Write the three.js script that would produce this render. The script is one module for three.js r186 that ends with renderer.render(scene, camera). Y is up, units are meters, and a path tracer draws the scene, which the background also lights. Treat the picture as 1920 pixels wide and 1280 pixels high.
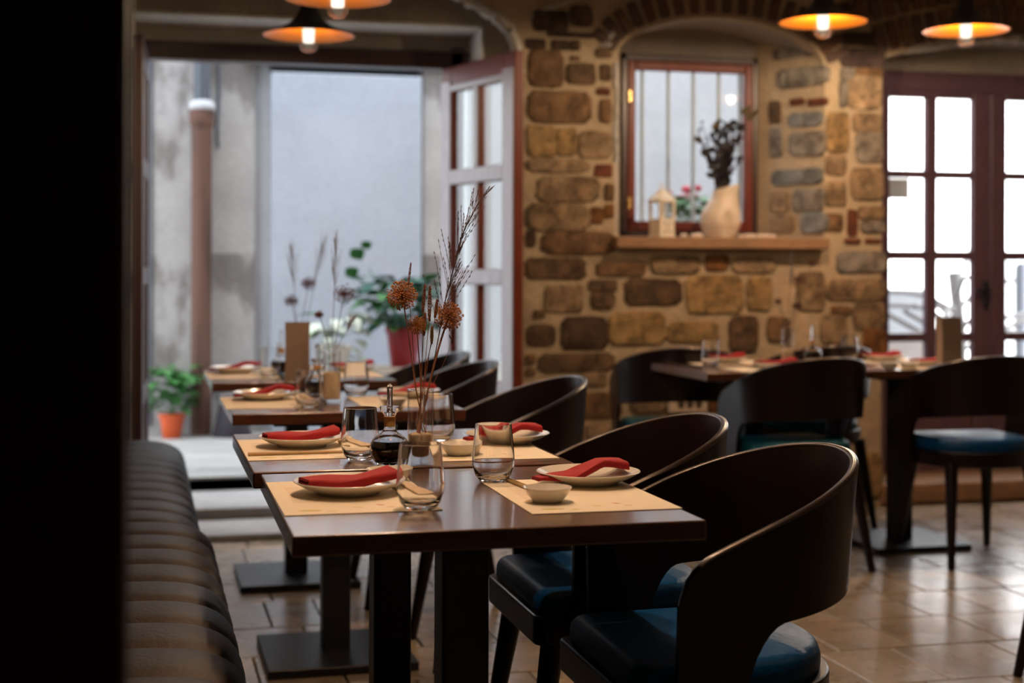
import * as THREE from 'three';
import { RoundedBoxGeometry } from 'three/addons/geometries/RoundedBoxGeometry.js';
const lin = (r, g, b) => new THREE.Color().setRGB(r, g, b);
import { mergeGeometries, toCreasedNormals, mergeVertices } from 'three/addons/utils/BufferGeometryUtils.js';

// ---------------------------------------------------------------- camera, sky, exposure
// x runs along the back wall, y is up, the back wall lies at z = -6.57; metres.
const scene = new THREE.Scene();
const camera = new THREE.PerspectiveCamera(26.21, 1.5, 0.05, 200);
camera.position.set(0, 1.15, 0);
camera.rotation.order = 'YXZ';
camera.rotation.set(0, -THREE.MathUtils.degToRad(14.1), 0.003);
camera.setViewOffset(1920, 1280, 0, 133, 1920, 1280);
camera.focus = 2.82;
camera.userData.fStop = 2.8;
scene.add(camera);
const renderer = new THREE.WebGLRenderer({ antialias: true });
renderer.toneMapping = THREE.LinearToneMapping;
renderer.toneMappingExposure = 1.0;
renderer.shadowMap.enabled = true;

{ // overcast sky, three times brighter overhead than at the horizon
  const w = 64, h = 32, d = new Float32Array(w * h * 4), zenith = 7.6;
  for (let j = 0; j < h; j++) for (let i = 0; i < w; i++) {
    const s = Math.max(0, Math.sin(((j + 0.5) / h - 0.5) * Math.PI)), l = zenith * (1 + 2 * s) / 3, k = (j * w + i) * 4;
    d[k] = l * 0.93; d[k + 1] = l * 0.99; d[k + 2] = l * 1.07; d[k + 3] = 1;
  }
  const t = new THREE.DataTexture(d, w, h, THREE.RGBAFormat, THREE.FloatType);
  t.mapping = THREE.EquirectangularReflectionMapping; t.magFilter = THREE.LinearFilter; t.needsUpdate = true;
  scene.background = t;
}
{ // sun over the roofs: it lights the open court behind the glazed door, the lane stays in the shade
  const sun = new THREE.DirectionalLight(lin(1, 0.97, 0.93), 30); sun.position.set(6, 18, 20); sun.target.position.set(0, 0, 0);
  sun.castShadow = true; sun.shadow.mapSize.set(2048, 2048); sun.shadow.radius = 2;
  Object.assign(sun.shadow.camera, { left: -25, right: 25, top: 25, bottom: -25, near: 1, far: 70 }); scene.add(sun, sun.target);
}
const LAMP = 2.3, LAMP_COLOR = [1, 0.72, 0.46];

// ---------------------------------------------------------------- helpers
function rng(seed) { let a = seed >>> 0; return () => { a = (a + 0x6D2B79F5) >>> 0; let t = a; t = Math.imul(t ^ (t >>> 15), t | 1); t ^= t + Math.imul(t ^ (t >>> 7), t | 61); return ((t ^ (t >>> 14)) >>> 0) / 4294967296; }; }
const V = (x, y, z) => new THREE.Vector3(x, y, z);
const lerp = (a, b, t) => a + (b - a) * t, clamp = (x, a, b) => Math.min(b, Math.max(a, x));
const smooth = (a, b, x) => { const t = clamp((x - a) / (b - a), 0, 1); return t * t * (3 - 2 * t); };
const used = {};
function numbered(n) { const k = used[n] = (used[n] ?? -1) + 1; return k ? n + '_' + String(k).padStart(3, '0') : n; }
function shadow(m) { m.castShadow = m.receiveShadow = true; return m; }
function tag(o, label, category, group) { Object.assign(o.userData, { label, category }); if (group) o.userData.group = group; return o; }
function thing(name, label, category, p = [0, 0, 0], turn = 0, group) {
  const o = new THREE.Group(); o.name = numbered(name); o.position.set(...p); o.rotation.y = turn; scene.add(o);
  return tag(o, label, category, group);
}
function part(name, g, m, parent) { const o = shadow(new THREE.Mesh(g, m)); o.name = parent ? name : numbered(name); (parent ?? scene).add(o); return o; }
function solo(name, g, m, p, label, category, group, turn = 0) { const o = part(name, g, m); o.position.set(...p); o.rotation.y = turn; return tag(o, label, category, group); }
function struct(name, g, m, parent) { const o = part(name, g, m, parent); if (!parent) o.userData.kind = 'structure'; return o; }
function copy(root, p, turn, label, group) {
  const r = root.clone(); r.name = numbered(root.name.replace(/_\d+$/, '')); r.position.set(...p); r.rotation.y = turn; scene.add(r);
  r.userData = { ...root.userData }; if (label) r.userData.label = label; if (group) r.userData.group = group;
  return r;
}
function plain(g) {
  g = g.index ? g.toNonIndexed() : g;
  for (const k of Object.keys(g.attributes)) if (!['position', 'normal', 'uv'].includes(k)) g.deleteAttribute(k);
  if (!g.attributes.uv) g.setAttribute('uv', new THREE.BufferAttribute(new Float32Array(g.attributes.position.count * 2), 2));
  return g;
}
const merge = (list) => mergeGeometries(list.map(plain));
const box = (w, h, d, x = 0, y = 0, z = 0) => boxUV(new THREE.BoxGeometry(w, h, d).translate(x, y, z));
const rbox = (w, h, d, r, x = 0, y = 0, z = 0, s = 2) => boxUV(new RoundedBoxGeometry(w, h, d, s, r).translate(x, y, z));
function boxUV(g) { // metres, by the way each face points
  const p = g.attributes.position, n = g.attributes.normal, uv = new Float32Array(p.count * 2);
  for (let i = 0; i < p.count; i++) {
    const ax = Math.abs(n.getX(i)), ay = Math.abs(n.getY(i)), az = Math.abs(n.getZ(i));
    const [u, v] = ay > ax && ay > az ? [p.getX(i), p.getZ(i)] : ax > az ? [p.getZ(i), p.getY(i)] : [p.getX(i), p.getY(i)];
    uv[i * 2] = u; uv[i * 2 + 1] = v;
  }
  g.setAttribute('uv', new THREE.BufferAttribute(uv, 2));
  return g;
}
const lathe = (pts, seg = 40) => new THREE.LatheGeometry(pts.map(([x, y]) => new THREE.Vector2(x, y)), seg);
function limb(a, b, r0, r1, seg = 10) {
  const d = V().subVectors(b, a), g = new THREE.CylinderGeometry(r1, r0, d.length(), seg, 1);
  g.applyQuaternion(new THREE.Quaternion().setFromUnitVectors(V(0, 1, 0), d.normalize()));
  return g.translate((a.x + b.x) / 2, (a.y + b.y) / 2, (a.z + b.z) / 2);
}
const tube = (pts, r, seg = 16, rad = 6) => new THREE.TubeGeometry(new THREE.CatmullRomCurve3(pts), seg, r, rad);
function grid(rows) { // rows of points, joined into a smooth sheet
  const n = rows.length, m = rows[0].length, p = [], uv = [], ix = [];
  rows.forEach((r, j) => r.forEach((q, i) => { p.push(q.x, q.y, q.z); uv.push(i / (m - 1), j / (n - 1)); }));
  for (let j = 0; j < n - 1; j++) for (let i = 0; i < m - 1; i++) { const a = j * m + i; ix.push(a, a + 1, a + m, a + 1, a + m + 1, a + m); }
  const g = new THREE.BufferGeometry();
  g.setAttribute('position', new THREE.Float32BufferAttribute(p, 3)); g.setAttribute('uv', new THREE.Float32BufferAttribute(uv, 2)); g.setIndex(ix); g.computeVertexNormals();
  return g;
}

// ---------------------------------------------------------------- procedural textures
function lattice(n, seed) { const r = rng(seed), a = new Float32Array(n * n); for (let i = 0; i < n * n; i++) a[i] = r(); return a; }
function noiseField(seed) { // tileable value noise on 0..1, several octaves
  const L = [4, 8, 16, 32, 64, 128].map((n, i) => [n, lattice(n, seed + i * 77)]);
  const one = (o, u, v, su = 1, sv = 1) => {
    const [n, a] = L[o], nu = n * su, nv = n * sv; u = ((u % 1) + 1) % 1 * nu; v = ((v % 1) + 1) % 1 * nv;
    const i = Math.floor(u), j = Math.floor(v), f = u - i, g = v - j, F = f * f * (3 - 2 * f), G = g * g * (3 - 2 * g);
    const at = (x, y) => a[((y % nv) % n) * n + ((x % nu) % n)];
    return lerp(lerp(at(i, j), at(i + 1, j), F), lerp(at(i, j + 1), at(i + 1, j + 1), F), G);
  };
  const fbm = (u, v, from = 0, to = 5) => { let s = 0, w = 0, k = 1; for (let o = from; o <= to; o++) { s += k * one(o, u, v); w += k; k *= 0.6; } return s / w; };
  return { one, fbm };
}
function tex(size, fn, rep = 1, srgb = true) {
  const d = new Uint8Array(size * size * 4);
  for (let j = 0; j < size; j++) for (let i = 0; i < size; i++) {
    const c = fn(i / size, j / size), k = (j * size + i) * 4;
    for (let q = 0; q < 3; q++) d[k + q] = clamp(Math.round(255 * (typeof c === 'number' ? c : c[q])), 0, 255);
    d[k + 3] = 255;
  }
  const t = new THREE.DataTexture(d, size, size); t.magFilter = THREE.LinearFilter; t.wrapS = t.wrapT = THREE.RepeatWrapping; t.repeat.set(rep, rep);
  if (srgb) t.colorSpace = THREE.SRGBColorSpace;
  t.needsUpdate = true;
  return t;
}
const N1 = noiseField(11), N2 = noiseField(52), N3 = noiseField(93);
const woodF = (u, v) => { const g = N1.one(5, u, v * 0.0625 * 1, 1, 1) * 0.5 + N1.one(4, u, v * 0.125) * 0.3 + N2.one(3, u, v * 0.25) * 0.2; return g; };
const T = {
  wood: tex(512, (u, v) => 0.72 + 0.28 * woodF(u, v), 2.5),
  woodX: tex(512, (u, v) => { const g = 0.66 + 0.34 * woodF(v, u); return g; }, 2),
  stone: tex(512, (u, v) => { const a = N1.fbm(u, v, 1, 4), b = N2.fbm(u, v, 0, 2), c = N3.one(5, u, v); const k = 0.5 + 0.42 * a + 0.22 * (b - 0.5) + 0.12 * (c - 0.5) - (N2.fbm(u + 0.3, v, 2, 5) > 0.63 ? 0.14 : 0); return [k * 1.02, k * (0.97 + 0.06 * b), k * (0.9 + 0.14 * b)]; }, 2.2),
  stoneB: tex(512, (u, v) => N1.fbm(u, v, 1, 5), 2.2, false),
  mortar: tex(512, (u, v) => { const k = 0.74 + 0.2 * N3.fbm(u, v, 0, 4) + 0.1 * (N1.one(5, u, v) - 0.5); return [k, k * 0.985, k * 0.96]; }, 1.2),
  mortarB: tex(512, (u, v) => N3.fbm(u, v, 2, 5), 2.4, false),
  tile: tex(512, (u, v) => { const a = N2.fbm(u, v, 0, 3), b = N3.fbm(u, v, 3, 5), sp = N1.one(5, u, v) > 0.93 ? 0.12 : 0; const k = 0.74 + 0.2 * a + 0.1 * (b - 0.5) - sp; return [k, k * 0.985, k * 0.955]; }, 1.3),
  tileR: tex(256, (u, v) => [0, 0.55 + 0.55 * (N3.fbm(u, v, 0, 4) - 0.3), 0], 1.3, false),
  tileB: tex(256, (u, v) => N2.fbm(u, v, 1, 4), 1.3, false),
  leather: tex(512, (u, v) => { const k = 0.72 + 0.22 * N1.fbm(u, v, 1, 3) + 0.1 * (N2.one(5, u, v) - 0.5); return [k, k * 0.98, k * 0.97]; }, 1.5),
  leatherB: tex(512, (u, v) => N2.fbm(u, v, 3, 5), 4, false),
  cloth: tex(256, (u, v) => 0.5 + 0.25 * Math.sin(u * Math.PI * 2 * 64) + 0.25 * Math.sin(v * Math.PI * 2 * 64), 6, false),
  old: tex(512, (u, v) => { const a = N1.fbm(u, v, 0, 4), s = smooth(0.52, 0.7, N2.fbm(u * 1, v * 0.5, 0, 4)), k = 0.8 + 0.16 * a + 0.08 * (N3.one(5, u, v) - 0.5) - 0.24 * s; return [k, k * (0.985 - 0.02 * s), k * (0.975 - 0.03 * s)]; }, 0.8),
  wash: tex(512, (u, v) => { const k = 0.86 + 0.1 * N3.fbm(u, v, 0, 3) + 0.05 * (N1.one(5, u, v) - 0.5); return [k, k, k]; }, 0.6),
  paper: tex(256, (u, v) => { const k = 0.93 + 0.07 * N2.fbm(u, v, 3, 5); return [k, k, k]; }, 3),
};
const std = (c, rough, o = {}) => new THREE.MeshStandardMaterial({ color: lin(...c), roughness: rough, ...o });
const phy = (c, rough, o = {}) => new THREE.MeshPhysicalMaterial({ color: lin(...c), roughness: rough, ...o });
const M = {
  tableTop: phy([0.13, 0.042, 0.017], 0.35, { map: T.woodX, bumpMap: T.woodX, bumpScale: 0.0003, clearcoat: 1, clearcoatRoughness: 0.13 }),
  blackMetal: std([0.012, 0.014, 0.018], 0.42, { metalness: 0.2 }),
  chairWood: phy([0.009, 0.0018, 0.002], 0.45, { map: T.wood, clearcoat: 0.35, clearcoatRoughness: 0.24, specularIntensity: 0.4 }),
  chairRim: phy([0.022, 0.008, 0.005], 0.34, { map: T.wood, clearcoat: 0.4, clearcoatRoughness: 0.2 }),
  vinylBlue: phy([0.002, 0.062, 0.2], 0.45, { specularIntensity: 0.35, bumpMap: T.leatherB, bumpScale: 0.0004 }),
  vinylTeal: phy([0.004, 0.075, 0.11], 0.45, { specularIntensity: 0.35, bumpMap: T.leatherB, bumpScale: 0.0004 }),
  leather: phy([0.01, 0.0042, 0.0034], 0.52, { specularIntensity: 0.6, map: T.leather, bumpMap: T.leatherB, bumpScale: 0.0006 }),
  darkWood: std([0.022, 0.011, 0.008], 0.5, { map: T.wood }),
  redWood: phy([0.2, 0.035, 0.018], 0.42, { map: T.wood, specularIntensity: 0.6, clearcoat: 0.1, clearcoatRoughness: 0.3 }),
  frameWood: phy([0.045, 0.011, 0.009], 0.4, { map: T.wood, clearcoat: 0.3, clearcoatRoughness: 0.3 }),
  hazedDoorWood: phy([0.15, 0.08, 0.115], 0.4, { map: T.wood, clearcoat: 0.3, clearcoatRoughness: 0.3 }),  // lens flare haze put into the wood colour: lighter and purple
  paleWood: phy([0.37, 0.325, 0.36], 0.4, { map: T.wood, clearcoat: 0.4, clearcoatRoughness: 0.25 }),
  pane: phy([1, 1, 1], 0.02, { transmission: 1, thickness: 0, ior: 1.5 }),
  mirrorPane: phy([0.9, 0.95, 0.95], 0.02, { transmission: 1, thickness: 0, ior: 1.75 }),
  thinGlass: phy([1, 1, 1], 0.015, { transmission: 1, thickness: 0, ior: 1.75 }),
  glass: phy([1, 1, 1], 0.015, { transmission: 1, thickness: 0.01, ior: 1.48 }),
  mortar: std([0.6, 0.475, 0.335], 0.95, { map: T.mortar, bumpMap: T.mortarB, bumpScale: 0.006 }),
  plaster: std([0.45, 0.41, 0.37], 0.95, { map: T.mortar, bumpMap: T.mortarB, bumpScale: 0.002 }),
  ceiling: std([0.8, 0.77, 0.72], 0.95, { map: T.mortar }),
  darkPlaster: std([0.16, 0.13, 0.11], 0.95, { map: T.mortar }),
  whitewash: std([0.9, 0.89, 0.87], 0.95, { map: T.mortar, bumpMap: T.mortarB, bumpScale: 0.006 }),
  sill: std([0.42, 0.24, 0.13], 0.7, { map: T.woodX }),
  tileBed: std([0.1, 0.075, 0.055], 0.95),
  stepStone: std([0.36, 0.36, 0.37], 0.7, { map: T.tile }),
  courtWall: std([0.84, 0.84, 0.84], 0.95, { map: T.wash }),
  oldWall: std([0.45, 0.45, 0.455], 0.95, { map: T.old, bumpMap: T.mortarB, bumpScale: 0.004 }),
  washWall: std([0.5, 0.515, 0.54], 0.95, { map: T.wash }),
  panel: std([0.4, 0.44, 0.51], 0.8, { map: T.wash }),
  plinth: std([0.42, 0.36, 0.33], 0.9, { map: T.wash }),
  darkGap: std([0.02, 0.025, 0.025], 0.9),
  pavement: std([0.36, 0.365, 0.375], 0.8, { map: T.tile }),
  clay: std([0.125, 0.06, 0.042], 0.85, { map: T.old }),
  greyMetal: std([0.07, 0.08, 0.1], 0.5, { metalness: 0.3 }),
  orangePot: std([0.55, 0.085, 0.018], 0.6),
  redPot: std([0.28, 0.01, 0.018], 0.35),
  greyPot: std([0.03, 0.025, 0.034], 0.7),
  soil: std([0.03, 0.02, 0.012], 1),
  leaf: phy([0.03, 0.13, 0.025], 0.55, { side: THREE.DoubleSide }),
  leafBlue: phy([0.014, 0.07, 0.05], 0.55, { side: THREE.DoubleSide }),
  leafDark: std([0.018, 0.016, 0.02], 0.7, { side: THREE.DoubleSide }),
  petalRed: std([0.4, 0.02, 0.04], 0.6, { side: THREE.DoubleSide }),
  petalPink: std([0.5, 0.27, 0.3], 0.6, { side: THREE.DoubleSide }),
  paleLeaf: std([0.4, 0.44, 0.36], 0.6, { side: THREE.DoubleSide }),
  white: phy([0.78, 0.74, 0.68], 0.3, { clearcoat: 0.4 }),
  china: phy([0.78, 0.73, 0.64], 0.22, { clearcoat: 0.5, clearcoatRoughness: 0.1 }),
  napkin: phy([0.34, 0.008, 0.013], 0.85, { bumpMap: T.cloth, bumpScale: 0.0003, sheen: 0.3 }),
  sleeve: std([0.7, 0.55, 0.38], 0.8, { map: T.paper }),
  bamboo: std([0.62, 0.4, 0.17], 0.6, { map: T.wood }),
  kraft: std([0.33, 0.235, 0.175], 0.85, { map: T.paper }),
  sand: std([0.9, 0.72, 0.5], 1, { map: T.tile }),
  soy: phy([0.001, 0.0006, 0.0005], 0.05),
  cork: std([0.55, 0.3, 0.09], 0.7),
  stemBrown: std([0.3, 0.13, 0.07], 0.8),
  stemGrey: std([0.09, 0.07, 0.075], 0.8),
  seedBrown: std([0.4, 0.17, 0.07], 0.8),
  spikeBrown: std([0.24, 0.1, 0.055], 0.85),
  seedDark: std([0.12, 0.045, 0.04], 0.8),
  seedGrey: std([0.26, 0.26, 0.29], 0.85),
  grassPlum: std([0.1, 0.065, 0.07], 0.8),
  shadeBlack: std([0.012, 0.012, 0.013], 0.4, { metalness: 0.2 }),
  gold: std([0.36, 0.105, 0.005], 0.34, { metalness: 0.8 }),
  brass: std([0.8, 0.55, 0.22], 0.25, { metalness: 1 }),
  bulbGlow: new THREE.MeshStandardMaterial({ color: 0x000000, emissive: lin(1, 0.93, 0.8), emissiveIntensity: 1.5 }),
  bar: std([0.36, 0.4, 0.4], 0.5),
  lantern: std([0.72, 0.66, 0.56], 0.7),
  vaseCream: phy([0.62, 0.52, 0.42], 0.45),
  shell: std([0.66, 0.55, 0.45], 0.6),
  plasticWhite: std([0.62, 0.5, 0.4], 0.4),
  socketDark: std([0.05, 0.04, 0.03], 0.6),
  notice: phy([0.5, 0.52, 0.52], 0.95, { transmission: 0.35, thickness: 0 }),
  bark: std([0.3, 0.29, 0.29], 0.9),
};
const stoneMat = (c) => std(c, 0.92, { map: T.stone, bumpMap: T.stoneB, bumpScale: 0.012 });
const STONE = { k: stoneMat([0.12, 0.072, 0.046]), d: stoneMat([0.2, 0.122, 0.07]), b: stoneMat([0.31, 0.18, 0.092]), t: stoneMat([0.47, 0.33, 0.205]), y: stoneMat([0.56, 0.37, 0.17]), o: stoneMat([0.28, 0.12, 0.035]), r: stoneMat([0.24, 0.07, 0.035]), g: stoneMat([0.4, 0.36, 0.32]), s: stoneMat([0.34, 0.36, 0.38]), m: stoneMat([0.13, 0.085, 0.08]), w: stoneMat([0.72, 0.52, 0.34]) };
const brickMats = [stoneMat([0.36, 0.2, 0.14]), stoneMat([0.44, 0.28, 0.2]), stoneMat([0.3, 0.2, 0.17])];
const tileMats = [[0.6, 0.49, 0.385], [0.54, 0.44, 0.34], [0.66, 0.55, 0.43], [0.57, 0.48, 0.4]].map((c) => phy(c, 0.4, { map: T.tile, clearcoat: 0.5, clearcoatRoughness: 0.22, roughnessMap: T.tileR, bumpMap: T.tileB, bumpScale: 0.0012 }));

// ---------------------------------------------------------------- floor
const WALL = -6.57, CORE = -6.66, OUT = -7.05, HEIGHT = 2.95;
function slab(w, d, h, b) { // a stone tile with chamfered top edges, its top at y = 0
  const g = [[-1, -1], [1, -1], [1, 1], [-1, 1]], p = [], ring = (k, y) => g.map(([x, z]) => [x * (w / 2 - k), y, z * (d / 2 - k)]), R = [ring(0, -h), ring(0, -b), ring(b, 0)], q = (a, b2, c, e) => p.push(...a, ...c, ...b2, ...a, ...e, ...c);
  for (let r = 0; r < 2; r++) for (let i = 0; i < 4; i++) q(R[r][i], R[r][(i + 1) % 4], R[r + 1][(i + 1) % 4], R[r + 1][i]);
  q(R[2][0], R[2][1], R[2][2], R[2][3]);
  const o = new THREE.BufferGeometry(); o.setAttribute('position', new THREE.Float32BufferAttribute(p, 3)); o.computeVertexNormals();
  return boxUV(o);
}
const floor = struct('floor', box(7.2, 0.1, 8.4, 2.9, -0.063, -2.4), M.tileBed);
{
  const r = rng(5), rest = [];
  const widths = [0.33, 0.5, 0.33, 0.24, 0.42, 0.33, 0.17];
  let z = -6.5;
  for (let row = 0; z < 1.6; row++) {
    const d = [0.35, 0.34, 0.36, 0.31, 0.38][row % 5];
    let x = -0.55 - r() * 0.4;
    while (x < 6.3) {
      const w = widths[Math.floor(r() * widths.length)], gap = 0.006, cx = x + w / 2, cz = z + d / 2, m = tileMats[Math.floor(r() * 4)];
      const g = slab(w - gap, d - gap, 0.02, 0.0025);
      { const uv = g.attributes.uv, ou = r() * 3, ov = r() * 3; for (let i = 0; i < uv.count; i++) uv.setXY(i, uv.getX(i) + ou, uv.getY(i) + ov); }
      if (cz < -2.3 && cx > -0.1 && cx < 4.9 && cx < 0.9 - cz * 0.72 && cx > -0.1) { const t = part('tile', g, m, floor); t.position.set(cx, (r() - 0.5) * 0.0016, cz); } else rest.push(g.translate(cx, 0, cz));
      x += w;
    }
    z += d;
  }
  const s = part('tile_field', merge(rest), tileMats[0], floor); s.userData.kind = 'stuff';
}

// ---------------------------------------------------------------- back wall: plaster core, stone facing, openings
function poly(pts) { const s = new THREE.Shape(); pts.forEach(([x, y], i) => (i ? s.lineTo(x, y) : s.moveTo(x, y))); return s; }
function hole(pts) { const s = new THREE.Path(); pts.forEach(([x, y], i) => (i ? s.lineTo(x, y) : s.moveTo(x, y))); s.closePath(); return s; }
const extrude = (shape, depth, z0) => new THREE.ExtrudeGeometry(shape, { depth, bevelEnabled: false }).translate(0, 0, z0);
function arcPts(cx, cy, rx, ry, a0, a1, n = 24) { return Array.from({ length: n + 1 }, (_, i) => { const a = lerp(a0, a1, i / n); return [cx + rx * Math.cos(a), cy + ry * Math.sin(a)]; }); }
const winArc = arcPts(2.665, 2.13, 0.535, 0.235, 0, Math.PI).map(([x, y]) => [x + 0.02, y]);
const winHole = [[2.15, 1.255], [3.22, 1.255], ...winArc];
const R2 = 2.78, d2 = Math.asin(0.84 / R2);
const doorArc = arcPts(4.37, 2.33 - R2, R2, R2, Math.PI / 2 - d2, Math.PI / 2 + d2);
const door2Hole = [[3.53, 0], [5.21, 0], ...doorArc];
const arch1 = arcPts(0.6865, 2.15, 0.9865, 0.375, 0, Math.PI);
const outline = [[-0.95, -0.12], [6.4, -0.12], [6.4, HEIGHT], [-0.95, HEIGHT]];
const wallBack = (() => {
  const core = poly(outline), face = poly(outline);
  core.holes.push(hole([[-0.06, 0], [1.533, 0], [1.533, 2.29], [-0.06, 2.29]]), hole(winHole), hole(door2Hole));
  face.holes.push(hole([[-0.3, 0], [1.673, 0], ...arch1]), hole(winHole), hole(door2Hole));
  const w = struct('wall_back', extrude(core, CORE - OUT, OUT), M.plaster);
  part('facing', extrude(face, WALL - CORE, CORE), M.mortar, w);
  return w;
})();
function stoneGeo(w, h, depth, seed) { // an uneven block: rounded outline, bulging face
  const r = rng(seed), n = 18, ph = r() * 6, out = [], e = 5 + r() * 6, bump = Array.from({ length: n }, () => 1 + (r() - 0.5) * 0.13);
  for (let i = 0; i < n; i++) {
    const a = i / n * Math.PI * 2 + 0.17, c = Math.cos(a), s = Math.sin(a), k = Math.pow(Math.pow(Math.abs(c), e) + Math.pow(Math.abs(s), e), -1 / e) * (bump[i] * 0.6 + 0.2 * bump[(i + 1) % n] + 0.2 * bump[(i + n - 1) % n]);
    out.push([c * k * w / 2, s * k * h / 2]);
  }
  const p = [], ring = (k, z, j) => out.map(([x, y]) => [x * k, y * k, z + (j ? (r() - 0.5) * depth * j : 0)]);
  const A = ring(1, -0.02, 0), B = ring(0.98, depth * 0.6, 0.15), C = ring(0.88, depth * 0.93, 0.25), D = ring(0.42, depth, 0.4), mid = [Math.cos(ph) * w * 0.05, 0, depth * (0.9 + r() * 0.25)];
  for (let i = 0; i < n; i++) { const j = (i + 1) % n; for (const [X, Y] of [[A, B], [B, C], [C, D]]) p.push(...X[i], ...X[j], ...Y[j], ...X[i], ...Y[j], ...Y[i]); p.push(...D[i], ...D[j], ...mid); }
  let g = new THREE.BufferGeometry(); g.setAttribute('position', new THREE.Float32BufferAttribute(p, 3));
  g = mergeVertices(g, 1e-5); g.computeVertexNormals();
  const uv = [], q = g.attributes.position, ou = r() * 5, ov = r() * 5; for (let i = 0; i < q.count; i++) uv.push(q.getX(i) + ou, q.getY(i) + ov);
  g.setAttribute('uv', new THREE.Float32BufferAttribute(uv, 2));
  return g;
}
// tone, centre x and y, width, height in centimetres
const STONES = 'k 176 220 9 4, k 188 220 8 4, k 195 220 4 4, b 181 209 16 16, d 198 207 13 9, d 195 214 4 2, d 209 217 7 4, b 188 191 29 14, r 209 199 6 3, b 210 190 5 10, d 210 208 5 7, y 179 175 13 13, y 191 175 9 12, t 205 174 15 12, t 187 164 29 6, r 209 162 8 5, t 192 153 29 11, t 187 140 28 12, o 206 141 6 7, b 212 152 4 7, o 212 143 4 6, k 174 130 4 7, b 197 128 34 10, d 186 116 28 9, b 218 116 23 6, t 190 102 18 12, d 209 108 13 5, d 209 101 11 7, d 234 105 27 12, b 178 95 5 3, d 179 85 13 9, k 200 86 21 14, y 226 88 26 14, d 196 72 34 8, b 174 74 4 4, b 174 68 4 3, t 205 64 11 6, t 245 118 23 8, o 266 119 11 7, t 285 118 20 7, y 265 104 28 17, y 254 86 24 9, d 280 85 14 16, y 288 104 12 15, b 298 87 11 11, t 315 105 14 18, t 327 87 13 14, g 342 120 25 10, t 339 106 30 10, b 331 96 10 4, t 346 93 16 12, o 349 80 12 12, k 341 229 20 6, m 342 220 23 9, g 334 212 7 5, b 346 213 14 4, w 343 203 17 15, g 332 202 4 13, t 345 188 15 9, g 346 176 14 14, t 345 158 17 15, t 347 144 13 6, g 348 137 12 5, r 337 139 5 12, r 337 130 8 2, r 348 130 8 2, t 328 167 10 9, t 328 153 10 11, b 327 139 9 8, y 329 183 11 18, t 184 54 22 11, b 208 52 19 11, t 210 39 17 10, y 231 66 18 7, t 232 54 17 11, b 251 61 17 8, o 267 52 9 8, y 234 42 19 8, t 257 43 22 7, y 345 15 15 21, b 187 40 23 11, t 260 72 16 8, t 322 73 26 10, k 183 231 16 9, d 198 234 10 9, k 193 225 21 2';
const REVEAL = 'g 28 211 29 9, g 26 224 30 5, r 25 199 8 3, r 37 198 10 3, s 30 190 19 6, g 31 178 21 11, g 12 180 8 14, s 25 162 29 7, t 14 150 11 10, g 32 150 18 10, t 16 139 14 8, s 35 139 14 9, d 11 195 7 10';  // the bluish tone carries the daylight falling on this side
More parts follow.
